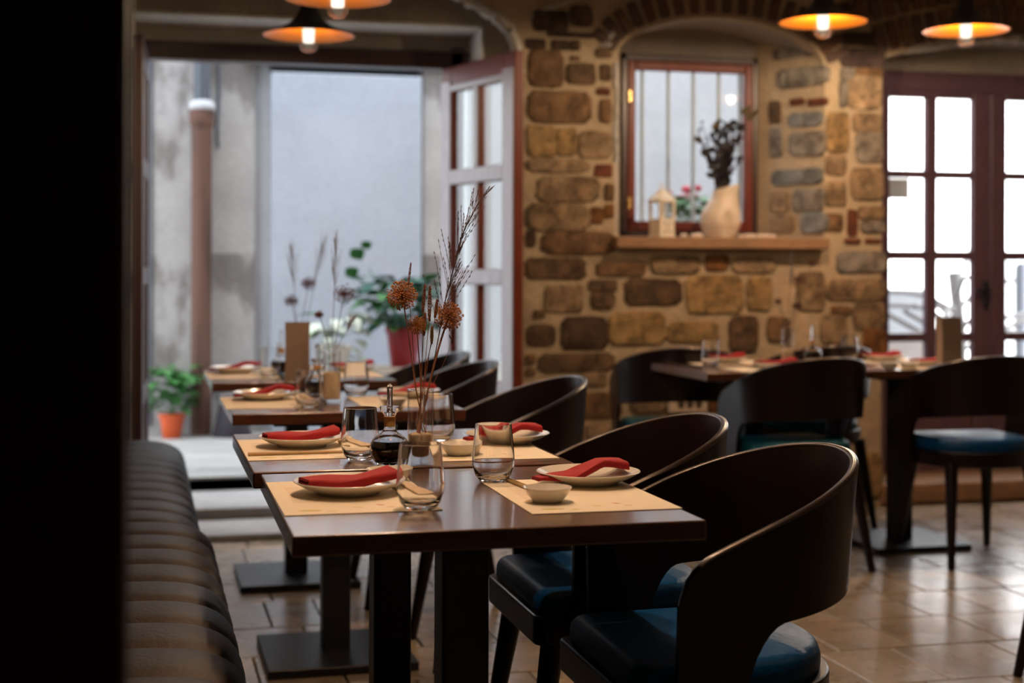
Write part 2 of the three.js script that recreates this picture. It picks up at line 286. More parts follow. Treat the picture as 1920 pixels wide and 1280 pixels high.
{
  const done = [];
  STONES.split(', ').forEach((s, i) => {
    const [t, ...n] = s.split(' '), [x, y, w, h] = n.map((v) => v / 100), m = part('stone', stoneGeo(w * 1.09 + 0.004, h * 1.1 + 0.004, 0.009 + 0.006 * ((i * 7) % 5) / 4, 400 + i), STONE[t], wallBack);
    m.position.set(x, y, WALL); done.push([x, y, w, h]);
  });
  // courses low down and high up, where chairs, tables and lamps stand in front
  const r = rng(31), tone = 'ttybbdyo', high = 'kdmkdmb';
  const inDoor = (x, y, w, h) => (x + w / 2 > 3.5 && x - w / 2 < 5.24 && y < 2.5) || x - w / 2 < 1.7 || (x > 1.9 && x < 3.25 && y > 2.1 && y < 2.53) || (y > 0.7 && y < 2.3 && x - w / 2 < 5.24);
  for (const [y0, y1, set] of [[0.02, 2.3, tone], [2.36, 2.94, high]]) for (let y = y0; y < y1;) {
    const h = 0.08 + r() * 0.06; let x = 1.68;
    while (x < 5.9) {
      const w = 0.14 + r() * 0.2, cx = x + w / 2, cy = y + h / 2; x += w + 0.02;
      if (inDoor(cx, cy, w, h) || done.some(([a, b, c, d]) => Math.abs(a - cx) < (c + w) / 2 && Math.abs(b - cy) < (d + h) / 2)) continue;
      const m = part('stone', stoneGeo(w, h, 0.016, Math.floor(r() * 1e6)), STONE[set[Math.floor(r() * set.length)]], wallBack); m.position.set(cx, cy, WALL);
    }
    y += h + 0.025;
  }
  // splayed sides of the window recess
  const side = (pts, m) => { const s = poly(pts), g = new THREE.ExtrudeGeometry(s, { depth: 1.25, bevelEnabled: false }).rotateX(-Math.PI / 2).translate(0, 1.2, 0); return part('reveal', g, m, wallBack); };
  side([[3.22, 6.575], [3.225, 7.05], [3.02, 7.05], [3.02, 6.95]], M.mortar);
  side([[2.15, 6.575], [2.298, 6.95], [2.298, 7.05], [2.145, 7.05]], M.mortar);
  const P0 = [3.03, 6.935], dir = [0.447, -0.894], ang = Math.atan2(-0.894, 0.447);
  REVEAL.split(', ').forEach((s, i) => {
    const [t, ...n] = s.split(' '), [u, y, w, h] = n.map((v) => v / 100), m = part('stone', stoneGeo(w * 1.08 + 0.004, h * 1.12 + 0.004, 0.008, 900 + i), STONE[t], wallBack);
    m.position.set(P0[0] + dir[0] * u, y, -(P0[1] + dir[1] * u)); m.rotation.y = -Math.atan2(0.894, 0.447);
  });
  // whitewashed lining of the open door's recess
  part('lining', box(1.56, 0.012, 0.3, 0.735, 2.283, -6.8), M.whitewash, wallBack);
  part('lining', box(0.012, 2.28, 0.3, 1.526, 1.14, -6.8), M.whitewash, wallBack);
  part('lining', box(0.012, 2.28, 0.3, -0.053, 1.14, -6.8), M.whitewash, wallBack);
  // brick arches
  const arch = (cx, cy, r0, r1, a0, a1, n, seed) => {
    const q = rng(seed);
    for (let i = 0; i < n; i++) {
      const a = lerp(a0, a1, (i + 0.5) / n), w = (a1 - a0) / n * r0 * 0.76, m = part('brick', rbox(w, r1 - r0, 0.05, 0.007, 0, 0, 0, 1), brickMats[Math.floor(q() * 3)], wallBack), rr = (r0 + r1) / 2;
      m.position.set(cx + rr * Math.cos(a), cy + rr * Math.sin(a), WALL - 0.012 + q() * 0.008); m.rotation.z = a - Math.PI / 2 + (q() - 0.5) * 0.05;
    }
  };
  { const q = rng(3), n = 19; // over the window, along its flat arch
    for (let i = 0; i < n; i++) {
      const a = lerp(0.12, Math.PI - 0.2, (i + 0.5) / n), nx = Math.cos(a) / 0.535, ny = Math.sin(a) / 0.235, l = Math.hypot(nx, ny), m = part('brick', rbox(0.05, 0.125, 0.05, 0.007, 0, 0, 0, 1), brickMats[Math.floor(q() * 3)], wallBack);
      m.position.set(2.685 + 0.535 * Math.cos(a) + nx / l * 0.082, 2.13 + 0.235 * Math.sin(a) + ny / l * 0.082, WALL - 0.012 + q() * 0.008); m.rotation.z = Math.atan2(ny, nx) - Math.PI / 2 + (q() - 0.5) * 0.06;
    }
  }
  arch(4.37, 2.33 - R2, R2 + 0.025, R2 + 0.17, Math.PI / 2 - 0.315, Math.PI / 2 + 0.315, 25, 4);
  arch(4.37, 2.33 - R2, R2 + 0.19, R2 + 0.32, Math.PI / 2 - 0.36, Math.PI / 2 + 0.36, 28, 6);
  // rough plaster beads: whitewashed edges of the openings, one a painted glint
  const bead = (pts, r, seed) => {
    const q = rng(seed), c = new THREE.CatmullRomCurve3(pts.map(([x, y]) => V(x, y, WALL - 0.004))), n = Math.ceil(c.getLength() / 0.025), g = new THREE.TubeGeometry(c, n, r, 7), p = g.attributes.position;
    for (let i = 0; i < p.count; i++) p.setXYZ(i, p.getX(i) + (q() - 0.5) * r * 0.9, p.getY(i) + (q() - 0.5) * r * 0.9, p.getZ(i) + (q() - 0.5) * r * 0.7);
    g.computeVertexNormals(); part('plaster_edge', g, M.whitewash, wallBack);
  };
  bead([[1.673, 2.02], ...arch1.filter((_, i) => i < 20)], 0.027, 1);
  bead(doorArc.slice(2, 23), 0.02, 2);
  bead([[2.152, 1.66], [2.15, 1.8], [2.155, 1.95], [2.148, 2.06], [2.15, 2.13]], 0.013, 3);  // white bead in place of the glint along this lit edge
  bead([[2.1, 2.2], [2.115, 2.24], [2.12, 2.27]], 0.025, 4);
  bead([[1.74, 2.33], [1.95, 2.42], [2.1, 2.5], [2.3, 2.62]], 0.013, 8);
}
// walls above and beside the openings at the back of the recesses
struct('infill', box(1.25, 0.5, 0.07, 2.68, 2.478, -6.99), M.plaster, wallBack);           // over the window
struct('infill', box(1.9, 0.35, 0.09, 4.37, 2.35, -7.0), M.plaster, wallBack);              // over the glazed double door
struct('infill', box(1.68, 0.16, 0.1, 0.73, 2.27, -6.99), M.plaster, wallBack);             // over the open door
struct('infill', box(0.12, 2.3, 0.12, 5.17, 1.15, -6.99), M.plaster, wallBack);              // beside the glazed double door
struct('infill', box(0.12, 2.3, 0.12, 3.575, 1.15, -6.99), M.plaster, wallBack);
struct('wall_left', box(0.3, HEIGHT + 0.1, 8.4, -0.68, HEIGHT / 2, -2.5), M.darkPlaster);
struct('wall_right', box(0.3, HEIGHT + 0.1, 8.4, 6.2, HEIGHT / 2, -2.5), M.mortar);
struct('wall_front', box(7.2, HEIGHT + 0.1, 0.3, 2.8, HEIGHT / 2, 1.7), M.darkWood);
struct('ceiling', box(7.4, 0.2, 9, 2.75, HEIGHT + 0.09, -2.6), M.ceiling);
struct('wall_upper', box(8.2, 1.6, 0.48, 2.75, HEIGHT + 0.95, -6.81), M.oldWall);      // the storey above, outside

// ---------------------------------------------------------------- doors and window
function leafDoor(parent, w, h, cols, rows, o) { // a glazed leaf, hinge edge at x = 0, bottom at y = 0; o.stile, o.rail, o.ys = [bottom, top] of each row of panes, o.xs
  const L = new THREE.Group(); L.name = 'leaf'; parent.add(L);
  const t = o.t ?? 0.045, add = (name, x0, x1, y0, y1, d = t, z = 0, m = o.m) => part(name, rbox(x1 - x0, y1 - y0, d, 0.005, (x0 + x1) / 2, (y0 + y1) / 2, z, 1), m, L);
  add('stile', 0, cols[0][0], 0, h); add('stile', cols[cols.length - 1][1], w, 0, h);
  const xa = cols[0][0], xb = cols[cols.length - 1][1], y0 = rows[0][0], y1 = rows[rows.length - 1][1];
  add('rail', xa, xb, 0, y0 > 0.3 ? 0.1 : y0); add('rail', xa, xb, y1, h);
  if (y0 > 0.3) { add('rail', xa, xb, y0 - 0.08, y0); add('panel', xa, xb, 0.1, y0 - 0.08, 0.022); }
  for (let i = 0; i + 1 < rows.length; i++) add('muntin', xa, xb, rows[i][1], rows[i + 1][0], t * 0.9);
  for (let i = 0; i + 1 < cols.length; i++) add('muntin', cols[i][1], cols[i + 1][0], y0, y1, t * 0.88);
  for (const [a, b] of cols) for (const [c, d] of rows) for (const z of o.sheets ?? [0]) part('pane', new THREE.PlaneGeometry(b - a + 0.01, d - c + 0.01).translate((a + b) / 2, (c + d) / 2, z), o.pane ?? M.pane, L);
  if (o.clad) { // thin pale boards laid over one face of the leaf
    const c = (x0, x1, a, b) => part('outer_board', rbox(x1 - x0, b - a, 0.008, 0.003, (x0 + x1) / 2, (a + b) / 2, o.clad * (t / 2 + 0.003), 1), M.paleWood, L);
    c(0.004, cols[0][0], 0, h - 0.07); c(cols[cols.length - 1][1], w - 0.004, 0, h - 0.07); c(xa, xb, y1, y1 + 0.03); c(xa, xb, 0.1, y0);
    for (let i = 0; i + 1 < rows.length; i++) c(xa, xb, rows[i][1] + 0.004, rows[i + 1][0] - 0.004);
    for (let i = 0; i + 1 < cols.length; i++) for (const [a, b] of rows) c(cols[i][1] + 0.004, cols[i + 1][0] - 0.004, a, b);
  }
  return L;
}
{ // open double door to the lane
  const D = new THREE.Group(); D.name = 'door_1'; D.userData.kind = 'structure'; scene.add(D);
  part('frame', merge([rbox(1.6, 0.085, 0.1, 0.008, 0.72, 2.158, -6.95), rbox(0.06, 2.2, 0.1, 0.008, -0.03, 1.12, -6.95), rbox(0.07, 2.2, 0.1, 0.008, 1.46, 1.12, -6.95)]), M.frameWood, D);
  const h = 2.02, cols = [[0.105, 0.32], [0.375, 0.6]], rows = [[0.5, 0.74], [0.82, 1.225], [1.285, 1.67], [1.725, 1.93]].map(([a, b]) => [a, b]);
  const R = leafDoor(D, 0.715, h, [[0.1, 0.325], [0.38, 0.61]], [[0.28, 0.475], [0.555, 0.985], [1.06, 1.455], [1.53, 1.9]], { m: M.redWood, pane: M.mirrorPane, sheets: [-0.008, 0.008], clad: 1 });
  R.position.set(1.412, 0.098, -6.94); R.rotation.y = -Math.atan2(0.683, 0.186);
  const Lf = leafDoor(D, 0.7, h, [[0.1, 0.32], [0.38, 0.6]], [[0.28, 0.475], [0.555, 0.985], [1.06, 1.455], [1.53, 1.9]], { m: M.frameWood });
  Lf.position.set(0.003, 0.098, -6.94); Lf.rotation.y = -Math.atan2(0.7, -0.03);
  for (const y of [0.3, 1.1, 1.85]) part('hinge', new THREE.CylinderGeometry(0.009, 0.009, 0.09, 10).translate(1.413, y, -6.9), M.brass, D);
}
{ // closed glazed double door
  const D = new THREE.Group(); D.name = 'door_2'; D.userData.kind = 'structure'; scene.add(D);
  part('frame', merge([rbox(1.6, 0.1, 0.1, 0.008, 4.36, 2.15, -6.97), rbox(0.07, 2.1, 0.1, 0.008, 3.655, 1.15, -6.97), rbox(0.07, 2.1, 0.1, 0.008, 5.085, 1.15, -6.97)]), M.hazedDoorWood, D);
  const rows = [[0.4, 0.683], [0.73, 1.112], [1.159, 1.541], [1.582, 1.963]];
  const A = leafDoor(D, 0.675, 2.005, [[0.086, 0.3], [0.362, 0.576]], rows, { m: M.hazedDoorWood }); A.position.set(3.69, 0.1, -6.965);
  const B = leafDoor(D, 0.675, 2.005, [[0.09, 0.304], [0.366, 0.58]], rows, { m: M.hazedDoorWood }); B.position.set(4.372, 0.1, -6.965);
  part('handle', rbox(0.03, 0.14, 0.02, 0.008, 4.33, 1.03, -6.93), M.blackMetal, D);
  part('handle', rbox(0.1, 0.018, 0.018, 0.008, 4.3, 1.05, -6.905), M.blackMetal, D);
  struct('trim_1', rbox(1.68, 0.1, 0.62, 0.012, 4.37, 0.05, -6.86), M.sill);
}
const windowOne = (() => {
  const W = new THREE.Group(); W.name = 'window_1'; W.userData.kind = 'structure'; scene.add(W);
  const x0 = 2.298, x1 = 3.025, y0 = 1.31, y1 = 2.232, z = -6.96, gx0 = 2.37, gx1 = 2.955, gy0 = 1.4, gy1 = 2.15;
  part('frame', merge([rbox(0.03, y1 - y0, 0.08, 0.006, x0 + 0.015, (y0 + y1) / 2, z), rbox(0.03, y1 - y0, 0.08, 0.006, x1 - 0.015, (y0 + y1) / 2, z), rbox(x1 - x0, 0.035, 0.08, 0.006, (x0 + x1) / 2, y1 - 0.018, z), rbox(x1 - x0, 0.04, 0.08, 0.006, (x0 + x1) / 2, y0 + 0.02, z)]), M.frameWood, W);
  const S = part('sash', merge([rbox(gx0 - x0 - 0.03, y1 - y0 - 0.07, 0.05, 0.008, (x0 + 0.03 + gx0) / 2, (y0 + y1) / 2, z + 0.02), rbox(x1 - 0.03 - gx1, y1 - y0 - 0.07, 0.05, 0.008, (x1 - 0.03 + gx1) / 2, (y0 + y1) / 2, z + 0.02), rbox(gx1 - gx0, y1 - 0.035 - gy1, 0.05, 0.008, (gx0 + gx1) / 2, (y1 - 0.035 + gy1) / 2, z + 0.02), rbox(gx1 - gx0, gy0 - y0 - 0.04, 0.05, 0.008, (gx0 + gx1) / 2, (gy0 + y0 + 0.04) / 2, z + 0.02)]), M.redWood, W);
  part('pane', new THREE.PlaneGeometry(gx1 - gx0 + 0.01, gy1 - gy0 + 0.01).translate((gx0 + gx1) / 2, (gy0 + gy1) / 2, z + 0.02), M.pane, S);
  for (const y of [2.03, 2.0, 1.5, 1.47]) part('hinge', new THREE.CylinderGeometry(0.011, 0.011, 0.026, 12).translate(2.335, y, z + 0.05), M.brass, S);
  for (const x of [2.44, 2.58, 2.715, 2.853, 2.97]) part('bar', new THREE.CylinderGeometry(0.011, 0.011, 0.95, 10).translate(x, 1.77, -7.03), M.bar, W);
  part('sill', rbox(1.08, 0.055, 0.5, 0.008, 2.672, 1.283, -6.74), M.sill, W);
  return W;
})();

// ---------------------------------------------------------------- steps, lane and houses outside
struct('trim_2', rbox(1.7, 0.03, 0.4, 0.006, 0.72, 0.015, -6.5), M.stepStone);
struct('trim_3', rbox(1.58, 0.08, 0.62, 0.01, 0.735, 0.04, -7.01), M.stepStone);
struct('pavement', box(18, 0.3, 11, 4, -0.005, -12.75), M.pavement);
struct('pavement_step', rbox(2.2, 0.145, 0.4, 0.012, 0.7, 0.0725, -7.45), M.pavement);
{
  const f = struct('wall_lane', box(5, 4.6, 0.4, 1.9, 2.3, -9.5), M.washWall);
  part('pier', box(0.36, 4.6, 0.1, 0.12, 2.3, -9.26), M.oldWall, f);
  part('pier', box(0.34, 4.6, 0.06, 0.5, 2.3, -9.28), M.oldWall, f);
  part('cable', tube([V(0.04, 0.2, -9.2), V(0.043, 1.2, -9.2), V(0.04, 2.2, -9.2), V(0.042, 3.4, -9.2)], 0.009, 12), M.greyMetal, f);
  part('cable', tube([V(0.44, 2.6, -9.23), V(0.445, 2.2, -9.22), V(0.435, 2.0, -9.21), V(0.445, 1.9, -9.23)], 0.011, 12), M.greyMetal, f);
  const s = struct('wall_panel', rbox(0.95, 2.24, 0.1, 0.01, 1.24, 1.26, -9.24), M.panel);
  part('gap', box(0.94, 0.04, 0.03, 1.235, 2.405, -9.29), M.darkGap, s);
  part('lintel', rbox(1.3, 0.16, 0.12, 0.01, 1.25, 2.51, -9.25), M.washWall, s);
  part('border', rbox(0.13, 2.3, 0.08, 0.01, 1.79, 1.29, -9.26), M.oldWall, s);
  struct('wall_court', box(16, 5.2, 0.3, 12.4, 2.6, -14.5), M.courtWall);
}
{
  const p = thing('drain_pipe', 'brown clay drainpipe with pale collar standing against stained wall outside open door', 'pipe', [0.342, 0.145, -9.13]);
  part('lower_pipe', new THREE.CylinderGeometry(0.062, 0.062, 1.9, 24).translate(0, 0.95, 0), M.clay, p);
  part('socket', lathe([[0.062, 1.86], [0.075, 1.9], [0.078, 1.97], [0.066, 1.98]], 24), M.clay, p);
  part('collar', lathe([[0.062, 1.975], [0.078, 1.98], [0.076, 2.02], [0.05, 2.035]], 24), M.washWall, p);
  part('upper_pipe', new THREE.CylinderGeometry(0.05, 0.05, 1.5, 24).translate(0, 2.77, 0), M.greyMetal, p);
}
// leaves and plants
function leafGeo(l, w, bend = 0.25) { const rows = []; for (let j = 0; j <= 4; j++) { const t = j / 4, ww = w * Math.sin(Math.PI * Math.pow(t, 0.8)) * 0.5 + 0.0005, y = -bend * l * t * t; rows.push([V(-ww, y + ww * 0.25, t * l), V(0, y, t * l), V(ww, y + ww * 0.25, t * l)]); } return grid(rows); }
function foliage(parent, n, seed, o) { // separate leaves around stems
  const r = rng(seed), G = [0, 1, 2].map((i) => leafGeo(o.l * (0.8 + i * 0.2), o.w * (0.8 + i * 0.2), o.bend ?? 0.3));
  for (let i = 0; i < n; i++) {
    const m = part('leaf', G[i % 3], o.m[Math.floor(r() * o.m.length)], parent), a = r() * 6.283, k = Math.sqrt(r());
    m.position.set(Math.cos(a) * k * o.rx * 0.6, o.y0 + (o.y1 - o.y0) * Math.pow(r(), 0.8), Math.sin(a) * k * o.rx * 0.6);
    m.rotation.set((r() - 0.7) * 0.9, a, 0, 'YXZ'); m.rotation.y = Math.PI / 2 - a;
  }
}
function pot(parent, r0, r1, h, m) { part('pot', lathe([[0, 0], [r0, 0], [lerp(r0, r1, 0.86), h * 0.86], [r1 * 1.06, h * 0.86], [r1 * 1.08, h], [r1 * 0.96, h], [r1 * 0.92, h * 0.9], [0, h * 0.9]], 28), m, parent); part('soil', new THREE.CylinderGeometry(r1 * 0.9, r1 * 0.9, 0.01, 20).translate(0, h * 0.9, 0), M.soil, parent); }
{
  const a = thing('potted_plant', 'small green leafy plant in an orange clay pot on the pavement outside', 'potted plant', [0.165, 0.145, -8.98]);
  pot(a, 0.052, 0.074, 0.145, M.orangePot);
  part('stem', merge([[-0.06, 0.25, 0.02], [0.05, 0.28, 0], [0.02, 0.33, -0.04], [-0.02, 0.3, 0.05]].map(([x, y, z]) => limb(V(0, 0.12, 0), V(x, y, z), 0.005, 0.003, 6))), M.leaf, a);
  foliage(a, 90, 21, { l: 0.1, w: 0.08, rx: 0.17, y0: 0.16, y1: 0.42, m: [M.leaf] });
  const b = thing('planter', 'dark grey tapered planter with low dark plants beside the drainpipe', 'planter', [0.52, 0.145, -9.0]);
  part('tub', lathe([[0, 0], [0.12, 0], [0.075, 0.2], [0.06, 0.2], [0, 0.19]], 24), M.greyPot, b);
  foliage(b, 20, 22, { l: 0.09, w: 0.05, rx: 0.12, y0: 0.2, y1: 0.36, m: [M.leafDark, M.leafBlue] });
  const s = thing('plant_stand', 'white painted plant stand outside the open door', 'stand', [1.33, 0.145, -8.2]);
  part('top', rbox(0.5, 0.03, 0.3, 0.008, -0.08, 0.445, 0), M.lantern, s);
  for (const [x, z] of [[-0.3, -0.12], [0.14, -0.12], [-0.3, 0.12], [0.14, 0.12]]) part('leg', limb(V(x, 0, z), V(x, 0.43, z), 0.014, 0.014, 8), M.lantern, s);
  const c = thing('potted_plant', 'bushy green plant in a red pot standing outside the open door', 'potted plant', [1.43, 0.605, -8.2]);
  pot(c, 0.075, 0.1, 0.22, M.redPot);
  part('stem', merge([[-0.1, 0.42, 0.03], [0.1, 0.44, 0], [-0.25, 0.36, -0.04], [-0.02, 0.5, 0.05], [-0.2, 0.55, 0]].map(([x, y, z]) => limb(V(0, 0.2, 0), V(x, y, z), 0.006, 0.003, 6))), M.leaf, c);
  foliage(c, 110, 23, { l: 0.14, w: 0.1, rx: 0.36, y0: 0.22, y1: 0.5, m: [M.leaf, M.leafBlue, M.leafBlue] });
  for (const [x, y, z, sc] of [[-0.24, 0.6, 0, 1], [-0.28, 0.5, 0.05, 0.9], [-0.2, 0.66, 0.02, 0.7]]) { const m = part('leaf', leafGeo(0.13 * sc, 0.09 * sc), M.leaf, c); m.position.set(x, y, z); m.rotation.set(-0.9, -0.6, 0); }
  const d = thing('potted_plant', 'pale variegated trailing plant in a white pot beside the red pot', 'potted plant', [1.04, 0.605, -8.12]);
  pot(d, 0.06, 0.085, 0.13, M.white);
  foliage(d, 50, 24, { l: 0.1, w: 0.075, rx: 0.24, y0: 0.02, y1: 0.3, bend: 0.5, m: [M.paleLeaf, M.paleLeaf, M.leaf] });
  const e = thing('potted_plant', 'red and pink flowering plant outside behind the barred window', 'potted plant', [2.76, 1.3, -7.2]);
  struct('trim_4', rbox(0.8, 0.05, 0.22, 0.006, 2.66, 1.275, -7.16), M.oldWall);
  part('trough', rbox(0.3, 0.1, 0.12, 0.01, 0, 0.05, 0), M.lantern, e);
  foliage(e, 80, 25, { l: 0.085, w: 0.07, rx: 0.19, y0: 0.1, y1: 0.22, m: [M.leaf] });
  const r = rng(8); for (let i = 0; i < 9; i++) { const k = part('flower', new THREE.IcosahedronGeometry(0.016 + r() * 0.008, 1), i % 3 ? M.petalRed : M.petalPink, e); k.position.set((r() - 0.5) * 0.22, 0.22 + r() * 0.07, (r() - 0.5) * 0.1); }
}
{ // low walls in the shade of the house, seen through the glazed door
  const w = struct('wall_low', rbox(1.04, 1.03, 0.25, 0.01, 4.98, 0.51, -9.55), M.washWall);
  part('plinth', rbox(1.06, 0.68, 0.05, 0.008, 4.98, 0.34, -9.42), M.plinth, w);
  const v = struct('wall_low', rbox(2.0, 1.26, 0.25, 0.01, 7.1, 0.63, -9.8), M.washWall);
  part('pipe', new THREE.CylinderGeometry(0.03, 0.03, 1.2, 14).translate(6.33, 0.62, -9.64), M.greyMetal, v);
}
{ // bare tree in the court behind the glazed door
  const t = thing('bare_tree', 'bare grey tree with crooked branches in the court behind the glazed door', 'tree', [5.09, 0.145, -8.5]), r = rng(77);
  part('trunk', tube([V(0, 0, 0), V(0.04, 0.5, 0), V(-0.03, 1.0, 0.03)], 0.04, 10, 8), M.bark, t);
  const br = []; for (let i = 0; i < 13; i++) { const a = r() * 6.28, y = 0.45 + r() * 0.5, l = 0.4 + r() * 0.5; br.push(tube([V(0, y, 0), V(Math.cos(a) * l * 0.5, y + l * 0.15 + r() * 0.1, Math.sin(a) * l * 0.3), V(Math.cos(a) * l, y + l * 0.45 - r() * 0.2, Math.sin(a) * l * 0.5)], 0.018, 8, 5)); }
  part('branches', merge(br), M.bark, t).userData.kind = 'stuff';
}

// ---------------------------------------------------------------- partition and bench on the left
{
  const p = thing('partition', 'tall black-brown timber partition close by along the left edge', 'partition', [-0.41, 0, -1.1]);
  part('board', rbox(0.8, 2.9, 0.06, 0.01, 0, 1.45, 0), M.darkWood, p);
  part('moulding', rbox(0.016, 2.9, 0.02, 0.004, 0.235, 1.45, 0.035), M.darkWood, p);
  part('hook', rbox(0.004, 0.12, 0.008, 0.0015, 0.244, 1.08, 0.047), M.greyMetal, p);
}
function bench(label, z0, z1, dx, dy) {
  const n = Math.round((z0 - z1) / 0.19), t = thing('leather_bench', label, 'bench', [0, 0, 0]), L = (z0 - z1) / n;
  // the section across the bench, from the back of the seat over the rounded front edge down to the plinth
  const sec = [[-0.36, 0.452], [-0.2, 0.466], [-0.05, 0.47], [0.06, 0.462], [0.125, 0.435], [0.152, 0.39], [0.155, 0.33], [0.145, 0.26], [0.13, 0.19], [0.12, 0.15]].map(([x, y]) => new THREE.Vector2(x + dx, y + dy));
  const c = new THREE.SplineCurve(sec), P = c.getPoints(26);
  for (let i = 0; i < n; i++) {
    const rows = [], m = 10;
    for (let j = 0; j <= m; j++) {
      const v = j / m * 2 - 1, puff = 0.014 * (Math.pow(Math.max(0, 1 - Math.pow(Math.abs(v), 2.6)), 0.55) - 1) * 1.3, sag = 0.5 + 0.5 * v;
      rows.push(P.map((q, k) => { const tg = c.getTangent(k / 26), nx = -tg.y, ny = tg.x; return V(q.x + Math.abs(nx) * 0 + nx * -puff * -1, q.y + ny * puff, z0 - (i + j / m) * L); }).map((q, k) => { const tg = c.getTangent(k / 26); return V(P[k].x + (-tg.y) * puff * (tg.y < 0 ? 1 : 1), P[k].y + Math.max(0, tg.x) * puff, z0 - (i + j / m) * L); }));
    }
    let g = grid(rows); const uv = g.attributes.uv, p = g.attributes.position; for (let k = 0; k < uv.count; k++) uv.setXY(k, p.getX(k) + p.getY(k) + i * 0.37, p.getZ(k));
    part('channel', g, M.leather, t);
  }
  part('plinth', box(0.5, 0.3, z0 - z1 - 0.01, -0.14, 0.15, (z0 + z1) / 2), M.darkWood, t);
  part('backrest', rbox(0.12, 0.5, z0 - z1 - 0.02, 0.04, -0.42, 0.7, (z0 + z1) / 2, 3), M.leather, t);
}
bench('ribbed brown leather bench section beside the nearest table', -1.35, -4.0, 0.03, 0.022);
bench('ribbed brown leather bench section farther back by the open door', -4.04, -5.95, 0.006, 0.016);

// ---------------------------------------------------------------- tables
const TOP = 0.76;
function table(name, label, x, d, w = 0.645, dep = 0.675, lean = 0) {
  const t = thing('dining_table', label, 'table', [x, 0, -d], lean);
  part('tabletop', rbox(w, 0.032, dep, 0.004, 0, TOP - 0.016, 0), M.tableTop, t);
  part('mounting_plate', rbox(0.4, 0.02, 0.4, 0.004, 0, TOP - 0.042, 0), M.blackMetal, t);
  part('column', rbox(0.082, 0.7, 0.082, 0.006, 0, 0.37, 0), M.blackMetal, t);
  part('base_plate', rbox(0.43, 0.026, 0.43, 0.005, 0, 0.013, 0), M.blackMetal, t);
  return t;
}
table('a', 'dark brown wooden table nearest in front, by the bench', 0.537, 2.492, 0.645, 0.672, -0.008);
table('b', 'dark brown wooden table pushed against the back of the nearest table', 0.528, 3.197);
table('c', 'dark brown wooden table third along the bench, with sand vase in the middle', 0.556, 4.363);
table('d', 'dark brown wooden table farthest along the bench, in front of the open door', 0.552, 5.49);
table('e', 'left table of the joined pair by the stone wall', 2.425, 5.62, 0.67, 0.72);
table('f', 'right table of the joined pair, nearer the glazed door', 3.105, 5.62, 0.67, 0.72);

